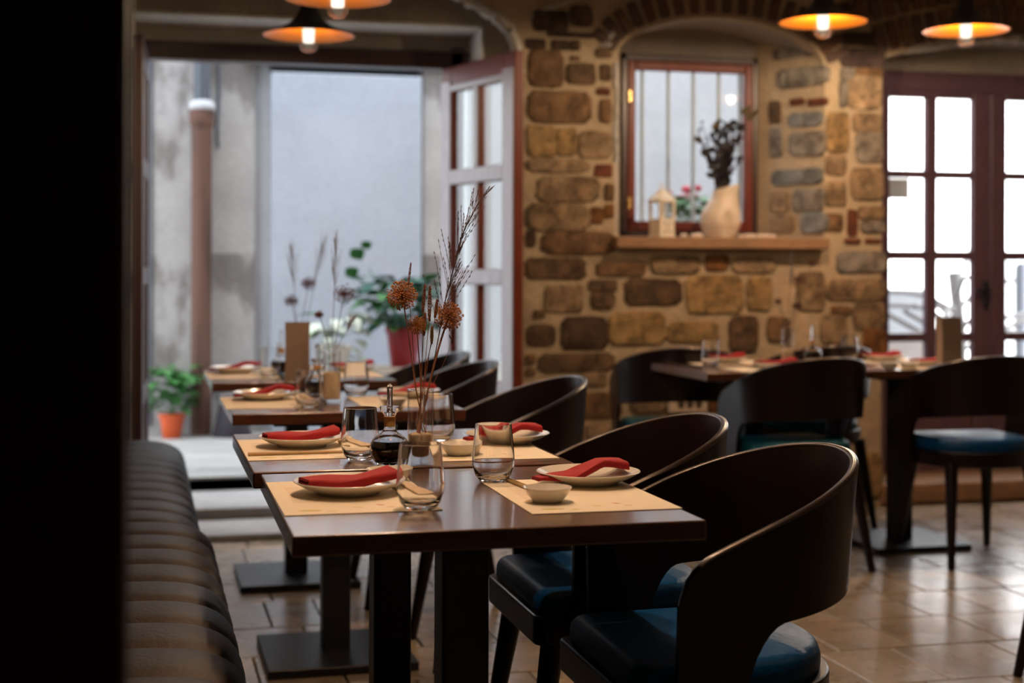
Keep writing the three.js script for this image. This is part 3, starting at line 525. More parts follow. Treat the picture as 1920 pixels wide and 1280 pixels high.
// ---------------------------------------------------------------- chairs
const chairGeo = (() => {
  const hw = 0.25, zf = 0.14, z0 = -0.02, b = 0.225, path = [], ns = 14, ne = 60;
  for (let i = 0; i <= ns; i++) path.push([hw, lerp(zf, z0, i / ns), 1, 0]);
  for (let i = 1; i < ne; i++) { const a = i / ne * Math.PI, c = Math.cos(a), s = Math.sin(a), nx = c / hw, nz = -s / b, l = Math.hypot(nx, nz); path.push([hw * c, z0 - b * s, nx / l, nz / l]); }
  for (let i = ns; i >= 0; i--) path.push([-hw, lerp(zf, z0, i / ns), -1, 0]);
  let acc = 0; const e = path.map((p, i) => { if (i) acc += Math.hypot(p[0] - path[i - 1][0], p[1] - path[i - 1][1]); return acc; });
  const top = [], inn = [], outr = [], rows = 7, th = 0.015;
  path.forEach(([x, z, nx, nz], i) => {
    const d = Math.min(e[i], acc - e[i]), k = (zf - z) / (zf - z0 + b), yt0 = 0.655 + 0.167 * Math.pow(k, 0.92);
    const yt = yt0 - (d < 0.055 ? 0.055 * (1 - Math.sqrt(Math.max(0, 1 - Math.pow(1 - d / 0.055, 2)))) : 0);
    const q = clamp((d - 0.115) / 0.075, 0, 1), yb = 0.385 + (0.16 + 0.05 * k) * Math.sqrt(1 - (1 - q) * (1 - q));
    const A = [], B = [];
    for (let j = 0; j <= rows; j++) { const y = lerp(yb, yt, j / rows), f = (y - 0.385) / 0.435 * 0.034 - 0.012; A.push(V(x + nx * (f + th / 2), y, z + nz * (f + th / 2))); B.push(V(x + nx * (f - th / 2), y, z + nz * (f - th / 2))); }
    outr.push(A); inn.push(B); top.push(V().addVectors(A[rows], B[rows]).multiplyScalar(0.5));
  });
  const strip = (a, b2) => grid([a, b2]);
  const shell = toCreasedNormals(mergeVertices(merge([grid(outr), grid(inn.map((r) => r.slice().reverse())), strip(outr.map((r) => r[0]).reverse(), inn.map((r) => r[0]).reverse()), strip(outr[0].slice().reverse(), inn[0].slice().reverse()), strip(outr[outr.length - 1], inn[inn.length - 1])].map((g) => { g.deleteAttribute('normal'); g.computeVertexNormals(); return g; })), 1e-5), 0.7);
  boxUV(shell);
  const rim = grid(top.map((p, i) => { const n = path[i], L = []; for (let a = 0; a <= 8; a++) { const t = a / 8 * Math.PI * 2; L.push(V(p.x + n[2] * Math.cos(t) * 0.0083, p.y + Math.sin(t) * 0.006, p.z + n[3] * Math.cos(t) * 0.0083)); } return L; }));
  const D = (w, f, r) => { const s = new THREE.Shape(); s.moveTo(-w + 0.03, -f); s.lineTo(w - 0.03, -f); s.quadraticCurveTo(w, -f, w, -f + 0.03); s.lineTo(w, 0.02); s.absellipse(0, 0.02, w, r, 0, Math.PI, false); s.lineTo(-w, -f + 0.03); s.quadraticCurveTo(-w, -f, -w + 0.03, -f); return s; };
  const frame = boxUV(new THREE.ExtrudeGeometry(D(0.222, 0.205, 0.2), { depth: 0.05, bevelEnabled: true, bevelSize: 0.005, bevelThickness: 0.005, bevelSegments: 2, curveSegments: 24 }).rotateX(-Math.PI / 2).translate(0, 0.39, 0));
  const cu = new THREE.ExtrudeGeometry(D(0.19, 0.175, 0.165), { depth: 0.012, bevelEnabled: true, bevelSize: 0.024, bevelThickness: 0.026, bevelSegments: 6, curveSegments: 24 }).rotateX(-Math.PI / 2).translate(0, 0.455, 0);
  const p = cu.attributes.position; for (let i = 0; i < p.count; i++) if (p.getY(i) > 0.46) p.setY(i, p.getY(i) + 0.014 * Math.max(0, 1 - (p.getX(i) ** 2 + p.getZ(i) ** 2) / 0.045));
  const cushion = toCreasedNormals(cu, 1.0); boxUV(cushion);
  const legs = [[-1, 1], [1, 1], [-1, -1], [1, -1]].map(([x, z]) => boxUV(limb(V(x * 0.205, 0, z * 0.225 - 0.005), V(x * 0.165, 0.4, z * 0.155), 0.014, 0.027, 12)));
  return { shell, rim, frame, cushion, legs };
})();
function makeChair(label, seat) {
  const t = thing('tub_chair', label, 'chair');
  const s = part('backrest', chairGeo.shell, M.chairWood, t); part('rim', chairGeo.rim, M.chairRim, s);
  part('seat_frame', chairGeo.frame, M.chairWood, t); part('cushion', chairGeo.cushion, seat, t);
  chairGeo.legs.forEach((g) => part('leg', g, M.chairWood, t));
  return t;
}
const chairs = [
  ['near', 'blue', 0.985, 2.5, -90, 'dark wooden tub chair with blue seat, nearest, beside the nearest table'],
  ['b', 'blue', 0.985, 3.1, -90, 'dark wooden tub chair with blue seat, second along the row of tables'],
  ['c', 'blue', 1.035, 4.31, -90, 'dark wooden tub chair third along the row, in front of the stone wall'],
  ['d', 'blue', 0.96, 5.14, -90, 'dark wooden tub chair fourth along the row, before the open glazed leaf'],
  ['e', 'blue', 0.985, 5.72, -90, 'dark wooden tub chair farthest along the row, close to the open door'],
  ['f', 'teal', 2.475, 5.31, 188, 'dark tub chair with teal seat, back turned, at the joined tables'],
  ['g', 'blue', 3.235, 5.29, 178, 'dark tub chair with bright blue seat, back turned, before the glazed door'],
  ['h', 'teal', 2.27, 6.1, 8, 'dark tub chair facing the room under the window, at the left table end'],
  ['i', 'teal', 2.93, 6.13, -4, 'dark tub chair facing the room behind the cruet on the joined tables'],
  ['j', 'blue', 2.68, 3.537, 99.6, 'chair mostly cut off by the right edge, only a dark leg showing'],
];
const chairBlue = makeChair(chairs[0][5], M.vinylBlue), chairTeal = makeChair(chairs[5][5], M.vinylTeal);
const first = new Set();
for (const [, c, x, d, deg, label] of chairs) {
  const src = c === 'blue' ? chairBlue : chairTeal, p = [x, 0, -d], a = THREE.MathUtils.degToRad(deg);
  if (!first.has(c)) { first.add(c); src.position.set(...p); src.rotation.y = a; } else copy(src, p, a, label);
}

// ---------------------------------------------------------------- tableware
const plateGeo = lathe([[0, 0.004], [0.045, 0.004], [0.048, 0], [0.053, 0], [0.055, 0.004], [0.075, 0.011], [0.0935, 0.021], [0.0955, 0.0225], [0.094, 0.0238], [0.075, 0.0145], [0.055, 0.0085], [0, 0.0075]], 56);
const bowlGeo = lathe([[0, 0.003], [0.02, 0.003], [0.021, 0], [0.0245, 0], [0.026, 0.003], [0.035, 0.013], [0.0405, 0.0235], [0.0412, 0.0248], [0.0398, 0.0252], [0.033, 0.0145], [0.022, 0.0065], [0, 0.0055]], 40);
const tumblerGeo = lathe([[0, 0], [0.023, 0], [0.0265, 0.002], [0.034, 0.013], [0.0392, 0.03], [0.0395, 0.042], [0.0372, 0.07], [0.0338, 0.106], [0.0332, 0.107], [0.0324, 0.106], [0.0357, 0.07], [0.0379, 0.042], [0.0374, 0.031], [0.032, 0.0165], [0.022, 0.0095], [0, 0.009]], 48);
function napkinGeo(kind) { // a folded cloth: flattened hollow fold swept along x
  const L = kind === 'bent' ? 0.18 : 0.16, W = kind === 'bent' ? 0.062 : 0.07, n = 26, ring = (t, inner) => {
    const x = (t - 0.5) * L, dip = kind === 'bent' ? 0.002 + 0.019 * clamp((t - 0.36) / 0.34, 0, 1) - 0.006 * clamp((t - 0.7) / 0.3, 0, 1) : 0.004 + 0.014 * Math.pow(Math.abs(t - 0.45) * 2, 2) * (t > 0.45 ? 0.9 : 0.5), th = kind === 'bent' ? lerp(0.007, 0.014, clamp(t / 0.6, 0, 1)) : lerp(0.013, 0.018, Math.sin(t * 3.1)), skew = kind === 'bent' ? -0.03 * clamp((t - 0.36) / 0.64, 0, 1) + 0.012 : 0;
    const pts = [];
    for (let i = 0; i <= n; i++) { const a = i / n * Math.PI * 2, c = Math.cos(a), s = Math.sin(a), w = (W / 2 - (inner ? 0.006 : 0)) * (kind === 'bent' ? lerp(0.78, 1, clamp(t / 0.5, 0, 1)) : 1), h = th / 2 - (inner ? 0.0045 : 0); pts.push(V(x, dip + th / 2 + Math.sign(s) * Math.pow(Math.abs(s), 0.5) * h + 0.002 * Math.sin(t * 9 + c * 2), Math.sign(c) * Math.pow(Math.abs(c), 0.25) * w + skew)); }
    return pts;
  };
  const ts = Array.from({ length: 25 }, (_, i) => i / 24), O = ts.map((t) => ring(t, false)), I = ts.map((t) => ring(t, true).reverse());
  const g = toCreasedNormals(merge([grid(O), grid(I), grid([ring(0, true), O[0]]), grid([O[24], ring(1, true)]), grid([I[12].map(() => V(I[12][0].x, (I[12][0].y + I[12][13].y) / 2, 0)), I[12]])]), 0.55);
  return boxUV(g);
}
const napFlat = napkinGeo('flat'), napBent = napkinGeo('bent');
const matPrint = (() => { // printed paper: faint text column, small red and green marks
  const w = 512, h = 768, c = document.createElement('canvas'); c.width = w; c.height = h; const x = c.getContext('2d'), r = rng(14);
  x.fillStyle = '#efe3cf'; x.fillRect(0, 0, w, h);
  x.fillStyle = 'rgba(120,105,95,0.5)';
  for (let i = 0; i < 34; i++) { const l = 60 + r() * 70; x.fillRect(52, 150 + i * 11, l, 2.5); if (i % 6 === 5) x.fillStyle = i % 12 === 5 ? 'rgba(150,90,80,0.5)' : 'rgba(120,105,95,0.5)'; }
  const blob = (px, py, a, l, col) => { x.save(); x.translate(px, py); x.rotate(a); x.fillStyle = col; x.beginPath(); x.ellipse(0, 0, l, l * 0.3, 0, 0, 7); x.fill(); x.restore(); };
  blob(330, 620, 0.7, 17, '#b8432f'); blob(356, 672, 0.1, 14, '#cf8a6c'); blob(250, 655, 0.4, 20, '#dcae4c'); blob(90, 690, 0.1, 40, '#b9b44a'); blob(160, 715, -0.2, 20, '#c3b85c'); blob(420, 120, 0.8, 22, '#9fae5a'); blob(300, 90, 0.3, 16, '#b8432f');
  const t = new THREE.CanvasTexture(c); t.colorSpace = THREE.SRGBColorSpace; return t;
})();
const matMat = std([0.98, 0.97, 0.93], 0.85, { map: matPrint });
const matGeo = (() => { const g = new RoundedBoxGeometry(0.255, 0.0012, 0.375, 1, 0.0005), p = g.attributes.position, uv = []; for (let i = 0; i < p.count; i++) uv.push(p.getX(i) / 0.255 + 0.5, 0.5 - p.getZ(i) / 0.375); g.setAttribute('uv', new THREE.Float32BufferAttribute(uv, 2)); return g; })();
const Y0 = TOP + 0.0002, YM = TOP + 0.0016;
const where = { a: 'nearest table', b: 'second table', c: 'third table', d: 'farthest table', e: 'left joined table', f: 'right joined table' };
const mat = (k, s, x, d, turn = 0) => solo('placemat', matGeo, matMat, [x, TOP + 0.0008, -d], `printed cream paper placemat on the ${s} side of the ${where[k]}`, 'placemat', 'paper placemats on the tables', turn);
const plate = (k, s, x, d) => solo('plate', plateGeo, M.china, [x, YM, -d], `round cream plate under the red napkin on the ${s} side of the ${where[k]}`, 'plate', 'plates on the placemats');
const napkin = (k, s, x, d, turn, bent) => solo('napkin', bent ? napBent : napFlat, M.napkin, [x, YM + 0.0085, -d], `folded red cloth napkin on the ${s} plate of the ${where[k]}`, 'napkin', 'red napkins on the plates', turn);
const bowl = (label, x, d, on = YM) => solo('sauce_bowl', bowlGeo, M.china, [x, on, -d], label, 'bowl', 'small sauce bowls');
const tumbler = (label, x, d, on = Y0) => solo('tumbler', tumblerGeo, M.glass, [x, on, -d], label, 'glass', 'stemless glasses on the tables');
function sleeve(label, x, d, turn) {
  const t = thing('chopstick_sleeve', label, 'chopsticks', [x, YM, -d], turn);
  part('sleeve', rbox(0.032, 0.007, 0.2, 0.003, 0, 0.0035, 0), M.sleeve, t);
  for (const s of [-1, 1]) part('chopstick', limb(V(s * 0.006, 0.004, -0.09), V(s * 0.005, 0.004, -0.125), 0.003, 0.003, 8), M.bamboo, t);
}
// nearest table
mat('a', 'bench', 0.345, 2.525); plate('a', 'bench', 0.347, 2.545); napkin('a', 'bench', 0.346, 2.538, 0.16);
bowl('cream sauce bowl behind the left plate of the nearest table', 0.437, 2.665);
tumbler('clear tumbler in front on the bench side of the nearest table', 0.438, 2.352, YM);
sleeve('beige paper chopstick sleeve under the front tumbler on the nearest table', 0.452, 2.515, 0.1);
mat('a', 'chair', 0.731, 2.452); plate('a', 'chair', 0.79, 2.567); napkin('a', 'chair', 0.775, 2.565, 0.04, true);
bowl('cream sauce bowl in front of the right plate of the nearest table', 0.66, 2.378);
tumbler('clear tumbler beside the right placemat of the nearest table', 0.628, 2.637);
{ const t = thing('chopsticks', 'bamboo chopsticks behind the right bowl on the nearest table', 'chopsticks', [0.66, YM, -2.56], 0.1); for (const s of [-1, 1]) part('chopstick', limb(V(s * 0.004, 0.003, 0.06), V(s * 0.004, 0.003, -0.07), 0.003, 0.0025, 8), M.bamboo, t); }
// second table
mat('b', 'bench', 0.335, 3.215); plate('b', 'bench', 0.34, 3.25); napkin('b', 'bench', 0.337, 3.245, 0.1);
tumbler('clear tumbler left of the soy sauce cruet on the second table', 0.431, 2.99, YM);
sleeve('beige paper chopstick sleeve behind the tumbler on the second table', 0.452, 3.2, 0.12);
{ const t = thing('chopsticks', 'bamboo chopsticks lying in front of the left plate of the second table', 'chopsticks', [0.318, YM, -3.105], 0); for (const s of [-1, 1]) part('chopstick', limb(V(-0.105, 0.0032, s * 0.005), V(0.105, 0.0032, s * 0.004), 0.0034, 0.0024, 8), M.bamboo, t); }
mat('b', 'chair', 0.712, 3.118); plate('b', 'chair', 0.797, 3.21); napkin('b', 'chair', 0.785, 3.205, 0.05, true);
bowl('cream sauce bowl in front of the right plate of the second table', 0.645, 3.02);
tumbler('clear tumbler half hidden behind the vase of dried stems', 0.655, 3.3);
// third table
mat('c', 'bench', 0.352, 4.35); plate('c', 'bench', 0.353, 4.45); napkin('c', 'bench', 0.35, 4.445, 0.1, true);
tumbler('clear tumbler at the front of the third table', 0.456, 4.18); tumbler('clear tumbler behind the sand vase on the third table', 0.636, 4.5);
sleeve('beige paper chopstick sleeve on the third table', 0.462, 4.3, 0.1);
mat('c', 'chair', 0.733, 4.3); plate('c', 'chair', 0.79, 4.43); napkin('c', 'chair', 0.78, 4.425, 0.05, true);
bowl('cream sauce bowl on the third table', 0.69, 4.13);
// farthest table
mat('d', 'bench', 0.352, 5.5); plate('d', 'bench', 0.335, 5.62); napkin('d', 'bench', 0.335, 5.615, 0.1, true);
tumbler('clear tumbler left of the kraft bag on the farthest table', 0.445, 5.4); tumbler('clear tumbler right of the kraft bag on the farthest table', 0.64, 5.6);
mat('d', 'chair', 0.73, 5.5); plate('d', 'chair', 0.785, 5.64); napkin('d', 'chair', 0.78, 5.64, 0.05);
// joined tables
mat('e', 'near', 2.44, 5.4, Math.PI / 2); plate('e', 'near', 2.46, 5.45); napkin('e', 'near', 2.46, 5.45, 0.05);
mat('e', 'wall', 2.42, 5.83, -Math.PI / 2); plate('e', 'wall', 2.4, 5.83); napkin('e', 'wall', 2.4, 5.83, 0.05);
mat('f', 'near', 3.12, 5.4, Math.PI / 2); plate('f', 'near', 3.15, 5.45); napkin('f', 'near', 3.15, 5.45, 0.05);
mat('f', 'wall', 3.12, 5.83, -Math.PI / 2); plate('f', 'wall', 3.14, 5.83); napkin('f', 'wall', 3.13, 5.83, 0.05);
tumbler('clear tumbler at the left end of the joined tables', 2.25, 5.62); tumbler('clear tumbler right of the round cruet on the joined tables', 2.99, 5.85, YM);
tumbler('clear tumbler in front of the kraft bag on the joined tables', 3.262, 5.5, YM);
bowl('cream sauce bowl beside the back-turned chair on the joined tables', 2.905, 5.34); bowl('white sauce bowl near the front edge of the joined tables', 2.985, 5.33);

// cruets
const cruetParts = (() => {
  const pr = [[0, 0], [0.018, 0], [0.0225, 0.002]]; for (let i = 1; i < 17; i++) { const a = -Math.PI / 2 + 0.62 + i / 17 * (Math.PI - 0.62 - 0.3); pr.push([0.0365 * Math.cos(a), 0.0345 + 0.0365 * Math.sin(a)]); }
  pr.push([0.0112, 0.074], [0.0108, 0.078], [0.0112, 0.1], [0.0135, 0.106], [0.0185, 0.11], [0.02, 0.119], [0.0193, 0.1195], [0.0175, 0.111], [0.0125, 0.107], [0.0096, 0.1], [0.0094, 0.078]);
  for (let i = 16; i > 0; i--) { const a = -Math.PI / 2 + 0.62 + i / 17 * (Math.PI - 0.62 - 0.3); pr.push([0.0348 * Math.cos(a), 0.0348 + 0.0348 * Math.sin(a)]); }
  pr.push([0, 0.0045]);
  const lq = [[0, 0.0052]]; for (let i = 1; i < 13; i++) { const a = -Math.PI / 2 + 0.66 + i / 13 * 1.5; lq.push([0.0342 * Math.cos(a), 0.0348 + 0.0342 * Math.sin(a)]); }
  lq.push([lq[lq.length - 1][0] - 0.001, lq[lq.length - 1][1] + 0.0006], [0, lq[lq.length - 1][1] + 0.0004]);
  return { body: lathe(pr.map(([x, y]) => [x * (y < 0.077 ? 1.09 : 1), y]), 48), liquid: lathe(lq.map(([x, y]) => [x * 1.09, y]), 40), cork: new THREE.CylinderGeometry(0.0118, 0.0116, 0.02, 24).translate(0, 0.0895, 0), spout: lathe([[0, 0.1], [0.006, 0.1], [0.0055, 0.15], [0.0062, 0.157], [0.0045, 0.163], [0, 0.165]], 20) };
})();
function cruet(label, x, d) {
  const t = thing('cruet', label, 'cruet', [x, Y0, -d], 0, 'soy sauce cruets');
  part('flask', cruetParts.body, M.glass, t); part('soy_sauce', cruetParts.liquid, M.soy, t); part('cork', cruetParts.cork, M.cork, t); part('stopper', cruetParts.spout, M.glass, t);
  return t;
}
const cr = cruet('round glass cruet of dark soy sauce between the two nearest tables', 0.475, 2.885);
copy(cr, [0.513, Y0, -4.47], 0, 'dark soy sauce cruet behind the tumbler on the third table'); copy(cr, [0.497, Y0, -5.5], 0, 'dark soy sauce cruet beside the kraft bag on the farthest table');
copy(cr, [2.752, Y0, -5.72], 0, 'round soy sauce cruet in the middle of the joined tables');

// vases with sand
const vaseGeo = lathe([[0, 0], [0.0255, 0], [0.0265, 0.001], [0.0265, 0.149], [0.0259, 0.15], [0.0252, 0.149], [0.0252, 0.009], [0, 0.008]], 44);
const sandGeo = (h) => lathe([[0, 0.0085], [0.0249, 0.0085], [0.0249, h - 0.002], [0.015, h + 0.002], [0, h]], 32);
function vase(label, x, d, sandH) { const t = thing('vase', label, 'vase', [x, Y0, -d], 0, 'glass vases with sand'); part('cylinder', vaseGeo, M.thinGlass, t); part('rim', new THREE.TorusGeometry(0.0262, 0.0011, 8, 44).rotateX(Math.PI / 2).translate(0, 0.1505, 0), M.glass, t); part('sand', sandGeo(sandH), M.sand, t); return t; }
vase('clear cylinder vase with sand and dried stems on the second table', 0.54, 2.9, 0.062);
vase('clear cylinder vase with sand and dried stems on the third table', 0.541, 4.34, 0.085);
vase('clear cylinder vase with dried stems on the farthest table', 0.56, 5.46, 0.06);
vase('clear cylinder vase with dried stems on the joined tables', 2.61, 5.66, 0.06);

// dried stems
const stemCurve = (b, m, h) => new THREE.CatmullRomCurve3([b, m, V().lerpVectors(m, h, 0.55).add(V(0, 0.008, 0)), h]);
function globeHead(r, seed, n, flat = 1) { // a globe of thin stalks, each ending in a seed capsule
  const q = rng(seed), g = [], cap = new THREE.IcosahedronGeometry(1, 0), stalk = new THREE.CylinderGeometry(1, 1, 1, 4, 1, true);
  for (let i = 0; i < n; i++) {
    const y = 1 - 2 * (i + 0.5) / n, a = i * 2.39996, k = Math.sqrt(1 - y * y), R = r * (0.5 + 0.56 * Math.sqrt(q())), d = V(k * Math.cos(a), y * flat, k * Math.sin(a)).normalize(), s = r * (0.042 + 0.028 * q());
    const qt = new THREE.Quaternion().setFromUnitVectors(V(0, 1, 0), d);
    g.push(cap.clone().scale(s, s * 1.5, s).applyQuaternion(qt).translate(d.x * R, d.y * R, d.z * R), stalk.clone().scale(0.00035, R, 0.00035).translate(0, R / 2, 0).applyQuaternion(qt));
  }
  return merge(g);
}
function spikeHead(l, r, seed, n = 90) { // a tight grass spike along y
  const q = rng(seed), g = [], cap = new THREE.IcosahedronGeometry(1, 0);
  for (let i = 0; i < n; i++) { const t = i / n, a = i * 2.4, R = r * (0.35 + 0.65 * Math.sin(Math.PI * clamp(t * 0.9 + 0.08, 0, 1))) * 0.7; g.push(cap.clone().scale(r * 0.34, r * 0.75, r * 0.34).rotateZ(-0.5 * Math.cos(a)).rotateX(0.5 * Math.sin(a)).translate(R * Math.cos(a), t * l + (q() - 0.5) * 0.002, R * Math.sin(a))); }
  return merge(g);
}
function plumeHead(pts, n, len, seed, up = 1) { // a loose panicle: thin branchlets with small seeds
  const q = rng(seed), c = new THREE.CatmullRomCurve3(pts), g = [], cap = new THREE.IcosahedronGeometry(1, 0);
  for (let i = 0; i < n; i++) {
    const t = i / n, p = c.getPoint(t), tg = c.getTangent(t), a = q() * 6.28, l = len * (1 - 0.6 * t) * (0.5 + 0.7 * q()), d = V(Math.cos(a), 0, Math.sin(a)).multiplyScalar(0.33 + 0.2 * q()).add(tg.clone().multiplyScalar(up)).normalize(), e = p.clone().addScaledVector(d, l), m = p.clone().addScaledVector(d, l * 0.5).add(V(0, 0.003, 0));
    g.push(limb(p, m, 0.0005, 0.0004, 4), limb(m, e, 0.0004, 0.0003, 4));
    const k = 4 + Math.floor(q() * 4), qt = new THREE.Quaternion().setFromUnitVectors(V(0, 1, 0), d);
    for (let s = 0; s < k; s++) { const w = lerp(0.35, 1, (s + 1) / k), pp = p.clone().addScaledVector(d, l * w); g.push(cap.clone().scale(0.0009, 0.0036, 0.0009).applyQuaternion(qt).translate(pp.x + (q() - 0.5) * 0.002, pp.y, pp.z + (q() - 0.5) * 0.002)); }
  }
  return merge(g);
}
const DRIED = 'dried stems in the vase on the second table';
function dried(name, label, base, mid, tip, stemR, sm, head, hm, headName, group) {
  const t = thing(name, label, name === 'dried_flower' ? 'dried flower' : 'dried grass', [base.x, base.y, base.z], 0, group), L = (p) => p.clone().sub(base);
  part('stem', new THREE.TubeGeometry(stemCurve(V(0, 0, 0), L(mid), L(tip)), 20, stemR, 6), sm, t);
  if (head) { const h = part(headName, head, hm, t); h.position.copy(L(tip)); h.userData.kind = 'stuff'; return h; }
}
{
  const vx = 0.54, vz = -2.9, b = (i) => V(vx + 0.012 * Math.cos(i * 2.1), TOP + 0.056, vz + 0.012 * Math.sin(i * 2.1)), rim = (x, z, y = TOP + 0.15) => V(vx + x, y, vz + z), Z = -2.89;
  dried('dried_flower', 'large round rust-brown seed head, leftmost in the near vase', b(0), rim(-0.011, 0.01), V(0.5, 1.1, Z), 0.0013, M.stemBrown, globeHead(0.0295, 1, 300), M.seedBrown, 'seed_head', DRIED);
  dried('dried_flower', 'round rust-brown seed head on the right in the near vase', b(1), rim(0.014, 0.006), V(0.595, 1.058, Z), 0.0022, M.stemBrown, globeHead(0.028, 2, 260), M.seedBrown, 'seed_head', DRIED);
  dried('dried_flower', 'smallest round amber seed head, low between the two larger ones', b(2), rim(-0.002, 0.012), V(0.528, 1.04, Z + 0.01), 0.0012, M.stemBrown, globeHead(0.0185, 3, 170), std([0.36, 0.15, 0.035], 0.8), 'seed_head', DRIED);
  const sp = [[0.512, 1.118, 0.052, 0.0042, 'thin reddish grass spike rising highest on the left of the near vase'], [0.541, 1.065, 0.062, 0.0058, 'brown grass spike left of the pair in the near vase'], [0.553, 1.05, 0.076, 0.0065, 'longest brown grass spike in the middle of the near vase'], [0.567, 1.055, 0.04, 0.0055, 'short grass spike beside the right seed head in the near vase'], [0.543, 1.02, 0.05, 0.006, 'grass spike beside the small amber seed head'], [0.558, 1.005, 0.036, 0.0056, 'lowest green-brown grass spike in the near vase']];
  sp.forEach(([x, y, l, r, label], i) => { const h = dried('dried_grass', label, b(i + 3), rim((x - 0.54) * 0.3, 0.008 * Math.sin(i)), V(x, y, Z + 0.006 * (i % 3)), 0.0007, M.stemBrown, spikeHead(l * 0.9, r * 0.62, 40 + i, 70), i === 5 ? std([0.2, 0.13, 0.04], 0.85) : M.spikeBrown, 'spike', DRIED); h.rotation.z = -0.12 + 0.05 * (i % 3); });
  const base = b(4), P = [V(0.588, 1.09, Z), V(0.604, 1.15, Z), V(0.622, 1.22, Z), V(0.66, 1.296, Z)];
  const t = thing('dried_grass', 'tall feathery plum-brown grass leaning right out of the near vase', 'dried grass', [base.x, base.y, base.z], 0, DRIED), loc = P.map((p) => p.clone().sub(base));
  part('stem', new THREE.TubeGeometry(new THREE.CatmullRomCurve3([V(0, 0, 0), rim(0.016, 0, TOP + 0.15).sub(base), V(0.575, 1.02, Z).sub(base), ...loc]), 30, 0.0012, 5), M.grassPlum, t);
  part('plume', plumeHead([V(0.578, 1.03, Z).sub(base), ...loc], 56, 0.115, 61, 1.05), M.grassPlum, t).userData.kind = 'stuff';
  const b2 = b(5), q = thing('dried_grass', 'thin bare grass stalk at the right of the near vase', 'dried grass', [b2.x, b2.y, b2.z], 0, DRIED);
  part('stem', tube([V(0, 0, 0), rim(0.02, 0.002).sub(b2), V(0.592, 0.98, Z).sub(b2), V(0.606, 1.035, Z).sub(b2)], 0.0005, 16, 5), M.stemBrown, q);
  part('seed_head', plumeHead([V(0.6, 1.0, Z).sub(b2), V(0.606, 1.035, Z).sub(b2)], 5, 0.012, 9), M.seedDark, q);
}
function farStems(x, d, where2, list, group) {
  list.forEach(([kind, px, py, s, label], i) => {
    const base = V(x + 0.012 * Math.cos(i * 2), TOP + 0.07, -d + 0.012 * Math.sin(i * 2)), tip = V(px, py, -d + 0.01 * (i % 2)), mid = V(x + (px - x) * 0.2, TOP + 0.15, -d);
    if (kind === 'head') dried('dried_flower', `${label} ${where2}`, base, mid, tip, 0.0013, M.stemGrey, globeHead(s, 80 + i, 130, 0.7), M.seedDark, 'seed_head', group);
    else { const t = thing('dried_grass', `${label} ${where2}`, 'dried grass', [base.x, base.y, base.z], 0, group), m0 = V().lerpVectors(mid, tip, 0.55).sub(base), tp = tip.clone().sub(base); part('stem', tube([V(0, 0, 0), mid.clone().sub(base), m0, tp], 0.001, 18, 5), M.stemGrey, t); part('plume', plumeHead([m0, V().lerpVectors(m0, tp, 0.5), tp], 26, s * 1.5, 90 + i, 1.7), M.seedGrey, t).userData.kind = 'stuff'; }
  });
}
farStems(0.541, 4.34, 'in the third table vase', [['grass', 0.552, 1.246, 0.05, 'grey feather grass, tallest'], ['head', 0.577, 1.08, 0.03, 'dark brown flower head, right one'], ['head', 0.503, 1.018, 0.014, 'small dark flower head, left one'], ['grass', 0.6, 1.0, 0.03, 'short pale grass']], 'dried stems on the third table');
farStems(0.56, 5.46, 'in the farthest table vase', [['grass', 0.53, 1.22, 0.08, 'pale feather grass, left one'], ['grass', 0.645, 1.25, 0.08, 'pale feather grass, right one'], ['head', 0.53, 1.035, 0.026, 'dark flower head, low on the left,'], ['head', 0.592, 1.1, 0.028, 'dark flower head, higher one,']], 'dried stems on the farthest table');
farStems(2.61, 5.66, 'on the joined tables', [['head', 2.72, 1.185, 0.018, 'dark seed head leaning right'], ['head', 2.655, 1.115, 0.032, 'reddish flower head, middle one'], ['head', 2.652, 1.005, 0.022, 'plum flower head, low one'], ['head', 2.562, 1.025, 0.016, 'dark red flower head, left one'], ['grass', 2.625, 1.22, 0.03, 'thin grey grass, upright']], 'dried stems on the joined tables');

// kraft bags
function bagGeo() { const w = 0.088, d = 0.06, h = 0.205, rows = []; for (let j = 0; j <= 6; j++) { const t = j / 6, k = 1 - 0.04 * Math.sin(t * 3.1), pinch = 1 - 0.25 * smooth(0.5, 1, t); rows.push([[-1, -1], [0, -1.02], [1, -1], [1.0, 0], [1, 1], [0, 1.02], [-1, 1], [-1.0, 0], [-1, -1]].map(([x, z]) => V(x * w / 2 * k * (z === 0 ? 1 - 0.22 * t : 1), t * h, z * d / 2 * pinch))); } const g = toCreasedNormals(grid(rows.map((r) => r.slice().reverse())), 0.4); return boxUV(g); }
const kraftMat = M.kraft.clone(); kraftMat.side = THREE.DoubleSide;
const bagShape = bagGeo();
for (const [x, d, label] of [[0.528, 5.215, 'brown kraft paper bag standing at the front of the farthest table'], [3.175, 5.345, 'brown kraft paper bag standing before the glazed door on the joined tables']]) {
  const t = thing('paper_bag', label, 'paper bag', [x, Y0, -d], -0.1, 'kraft paper bags');
  part('sleeve', bagShape, kraftMat, t); part('bottom', rbox(0.086, 0.004, 0.058, 0.001, 0, 0.002, 0), M.kraft, t);
}

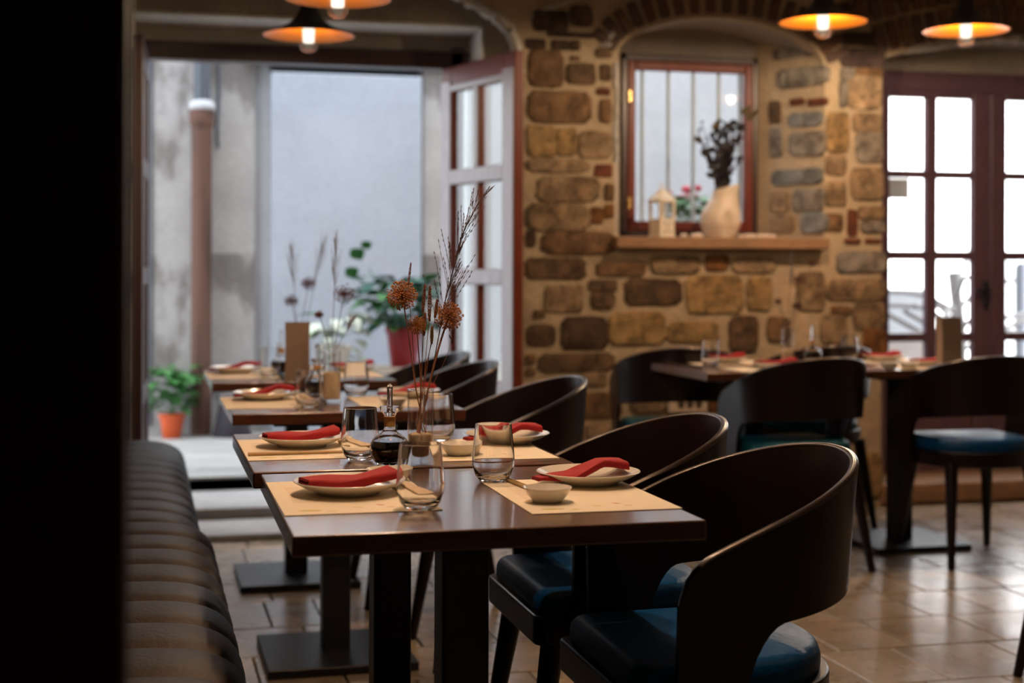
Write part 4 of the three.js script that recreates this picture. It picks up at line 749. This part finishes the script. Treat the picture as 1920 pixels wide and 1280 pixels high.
// ---------------------------------------------------------------- things on the window sill
const SILL = 1.3105;
{
  const t = thing('lantern', 'white lantern with pitched roof on the window sill', 'lantern', [2.437, SILL, -6.72], 0.3);
  part('body', merge([rbox(0.095, 0.012, 0.095, 0.003, 0, 0.006, 0), rbox(0.088, 0.08, 0.088, 0.003, 0, 0.052, 0), rbox(0.098, 0.012, 0.098, 0.003, 0, 0.176, 0), ...[[-1, -1], [1, -1], [1, 1], [-1, 1]].map(([x, z]) => box(0.012, 0.09, 0.012, x * 0.04, 0.13, z * 0.04))]), M.lantern, t);
  part('roof', new THREE.CylinderGeometry(0.012, 0.074, 0.055, 4).rotateY(Math.PI / 4).translate(0, 0.209, 0), M.lantern, t);
  part('ring', new THREE.TorusGeometry(0.014, 0.003, 8, 20).translate(0, 0.25, 0), M.lantern, t);
  for (const [x, y] of [[-0.015, 0.07], [0.015, 0.07], [0, 0.05], [-0.015, 0.03], [0.015, 0.03]]) part('cutout', new THREE.CylinderGeometry(0.006, 0.006, 0.002, 6).rotateX(Math.PI / 2).translate(x, y, 0.0445), M.socketDark, t);
  const v = thing('torso_vase', 'cream vase shaped like a rounded body on the window sill', 'vase', [2.74, SILL, -6.72], -0.25);
  const rows = [], H = 0.25;
  for (let j = 0; j <= 26; j++) {
    const u = j / 26, y = u * H, r = u < 0.08 ? lerp(0.066, 0.08, u / 0.08) : lerp(0.08, 0.098, smooth(0.08, 0.3, u)) - 0.034 * smooth(0.38, 0.9, u), ox = 0.026 * smooth(0.4, 1, u);
    rows.push(Array.from({ length: 49 }, (_, i) => { const a = -i / 48 * Math.PI * 2, c = Math.cos(a), s = Math.sin(a), da = Math.abs(Math.atan2(Math.sin(a - 1.25), Math.cos(a - 1.25))), cleft = 1 - 0.34 * Math.exp(-(da * da) / 0.035) * (1 - smooth(0.35, 0.6, u)), lobe = 1 + 0.07 * Math.exp(-Math.pow(da - 0.55, 2) / 0.12) * Math.sin(Math.PI * clamp(u / 0.62, 0, 1)); return V(ox + r * c * cleft * lobe * 1.02, y + (u > 0.7 ? (u - 0.7) * 3.3 * 0.017 * c : 0), r * s * cleft * lobe * 0.86); }));
  }
  const rimRow = rows[26]; rows.push(rimRow.map((p) => V(0.026 + (p.x - 0.026) * 0.86, p.y - 0.002, p.z * 0.86)), rimRow.map((p) => V(0.026 + (p.x - 0.026) * 0.8, p.y - 0.05, p.z * 0.8)));
  part('body', grid(rows), M.vaseCream, v);
  part('base', new THREE.CylinderGeometry(0.066, 0.064, 0.006, 32).translate(0, 0.003, 0), M.vaseCream, v);
  const bq = thing('dried_bouquet', 'dark bouquet of dried leaves standing in the cream sill vase', 'bouquet', [2.74, SILL + 0.13, -6.72]), r = rng(64), st = [], lv = [], G = new THREE.CircleGeometry(1, 9);
  for (let i = 0; i < 26; i++) {
    const a = r() * 6.28, sp = 0.02 + 0.1 * Math.sqrt(r()), h = 0.24 + 0.2 * r(), tip = V(Math.cos(a) * sp, h, Math.sin(a) * sp * 0.6), c = new THREE.CatmullRomCurve3([V(Math.cos(a) * 0.012, 0, Math.sin(a) * 0.012), V(tip.x * 0.35, h * 0.5, tip.z * 0.35), tip]);
    st.push(new THREE.TubeGeometry(c, 8, 0.0016, 5));
    for (let k = 0; k < 11; k++) { const p = c.getPoint(0.35 + 0.65 * k / 10), s = 0.009 + 0.01 * r(); lv.push(G.clone().scale(s, s * 1.3, s).translate(0, s, 0).rotateX((r() - 0.5) * 2).rotateZ((r() - 0.5) * 2.4).rotateY(r() * 6).translate(p.x, p.y, p.z)); }
  }
  part('stems', merge(st), M.stemGrey, bq).userData.kind = 'stuff'; part('foliage', merge(lv), M.leafDark, bq).userData.kind = 'stuff';
  const olive = std([0.1, 0.075, 0.035], 0.8, { side: THREE.DoubleSide });
  for (const [x, y, s] of [[-0.03, 0.39, 0.034], [0.135, 0.44, 0.038], [0.11, 0.47, 0.03]]) { const m = part('leaf', leafGeo(s * 2.2, s * 2), olive, bq); m.position.set(x, y, 0.02); m.rotation.set(-1.2, 0.3 * x * 10, 0.5); }
  part('tall_stem', tube([V(0.01, 0, 0), V(0.06, 0.25, 0.01), V(0.13, 0.44, 0.02)], 0.002, 12, 5), M.stemGrey, bq);
  const q = rng(12), look = ['white rounded', 'cream pitted', 'grey-veined', 'pinkish', 'flat pale', 'brown-spotted', 'long narrow', 'ribbed', 'chalky'];
  for (let i = 0; i < 9; i++) { const x = [2.53, 2.57, 2.605, 2.84, 2.865, 2.895, 2.92, 2.95, 2.985][i]; solo('shell', new THREE.IcosahedronGeometry(1, 2).scale(0.016 + q() * 0.01, 0.009 + q() * 0.008, 0.014).translate(0, 0.009, 0), M.shell, [x, SILL + 0.001, -6.62 - q() * 0.08], `${look[i]} shell, ${['first', 'second', 'third', 'fourth', 'fifth', 'sixth', 'seventh', 'eighth', 'ninth'][i]} from the lantern along the window sill`, 'shell', 'shells on the window sill'); }
}
{
  const t = thing('wall_socket', 'cream triple wall socket low on the stone wall', 'socket', [2.506, 0.52, WALL + 0.006]);
  part('plate', rbox(0.195, 0.085, 0.02, 0.006, 0, 0, 0.012), M.plasticWhite, t);
  for (const x of [-0.035, 0.01, 0.055]) part('outlet', new THREE.CylinderGeometry(0.018, 0.018, 0.004, 20).rotateX(Math.PI / 2).translate(x, -0.002, 0.022), M.socketDark, t);
  solo('paper_notice', rbox(0.118, 0.105, 0.002, 0.0005), M.notice, [3.835, 1.585, -6.955], 'small grey paper notice stuck on a pane of the glazed door', 'notice');
}

// ---------------------------------------------------------------- pendant lamps
const shadeOut = lathe([[0.18, 0], [0.178, 0.005], [0.13, 0.022], [0.085, 0.042], [0.055, 0.068], [0.038, 0.1], [0.03, 0.135], [0.027, 0.15], [0.012, 0.158], [0, 0.158]], 56);
const shadeIn = lathe([[0, 0.15], [0.024, 0.146], [0.034, 0.1], [0.051, 0.066], [0.083, 0.038], [0.13, 0.017], [0.1795, 0.0005]], 56);
function pendant(label, x, y, d, power = LAMP) {
  const t = thing('pendant_lamp', label, 'lamp', [x, y, -d], 0, 'black and gold pendant lamps'), top = HEIGHT - 0.01 - y;
  const s = part('shade', shadeOut, M.shadeBlack, t); part('reflector', shadeIn, M.gold, s);
  part('socket', new THREE.CylinderGeometry(0.018, 0.018, 0.06, 20).translate(0, 0.11, 0), M.brass, t);
  part('filament', new THREE.CylinderGeometry(0.023, 0.021, 0.056, 20).translate(0, 0.002, 0), M.bulbGlow, t);
  part('bulb', lathe([[0, -0.066], [0.017, -0.063], [0.03, -0.052], [0.037, -0.034], [0.035, -0.012], [0.028, 0.014], [0.025, 0.04], [0.022, 0.085]], 32), M.pane, t);
  part('cord', new THREE.CylinderGeometry(0.003, 0.003, top - 0.17, 8).translate(0, 0.155 + (top - 0.17) / 2, 0), M.shadeBlack, t);
  part('ceiling_rose', lathe([[0, top], [0.05, top], [0.05, top - 0.012], [0.012, top - 0.025], [0, top - 0.025]], 28), M.shadeBlack, t);
  const l = new THREE.PointLight(lin(...LAMP_COLOR), power); l.position.set(0, -0.004, 0); l.shadow.radius = 0.8; l.castShadow = true; t.add(l); l.name = 'lamp_light';
}
pendant('black pendant with golden inside before the open door, lower of the two', 0.63, 2.075, 5.82, 0.8);
pendant('black pendant with golden inside cut by the top edge, near the door', 0.632, 2.063, 4.94, 0.8);
pendant('black pendant with golden inside in front of the window, left of two', 2.725, 2.18, 5.575, 2.8);
pendant('black pendant with golden inside before the glazed door, rightmost', 3.426, 2.185, 5.64, 2.8);
pendant('black pendant over the third table, above the picture', 0.63, 2.06, 4.06, 0.8);
pendant('black pendant over the second table, above the picture', 0.58, 2.06, 3.18);
pendant('black pendant over the nearest table, above the picture', 0.55, 2.06, 2.45);

renderer.render(scene, camera);
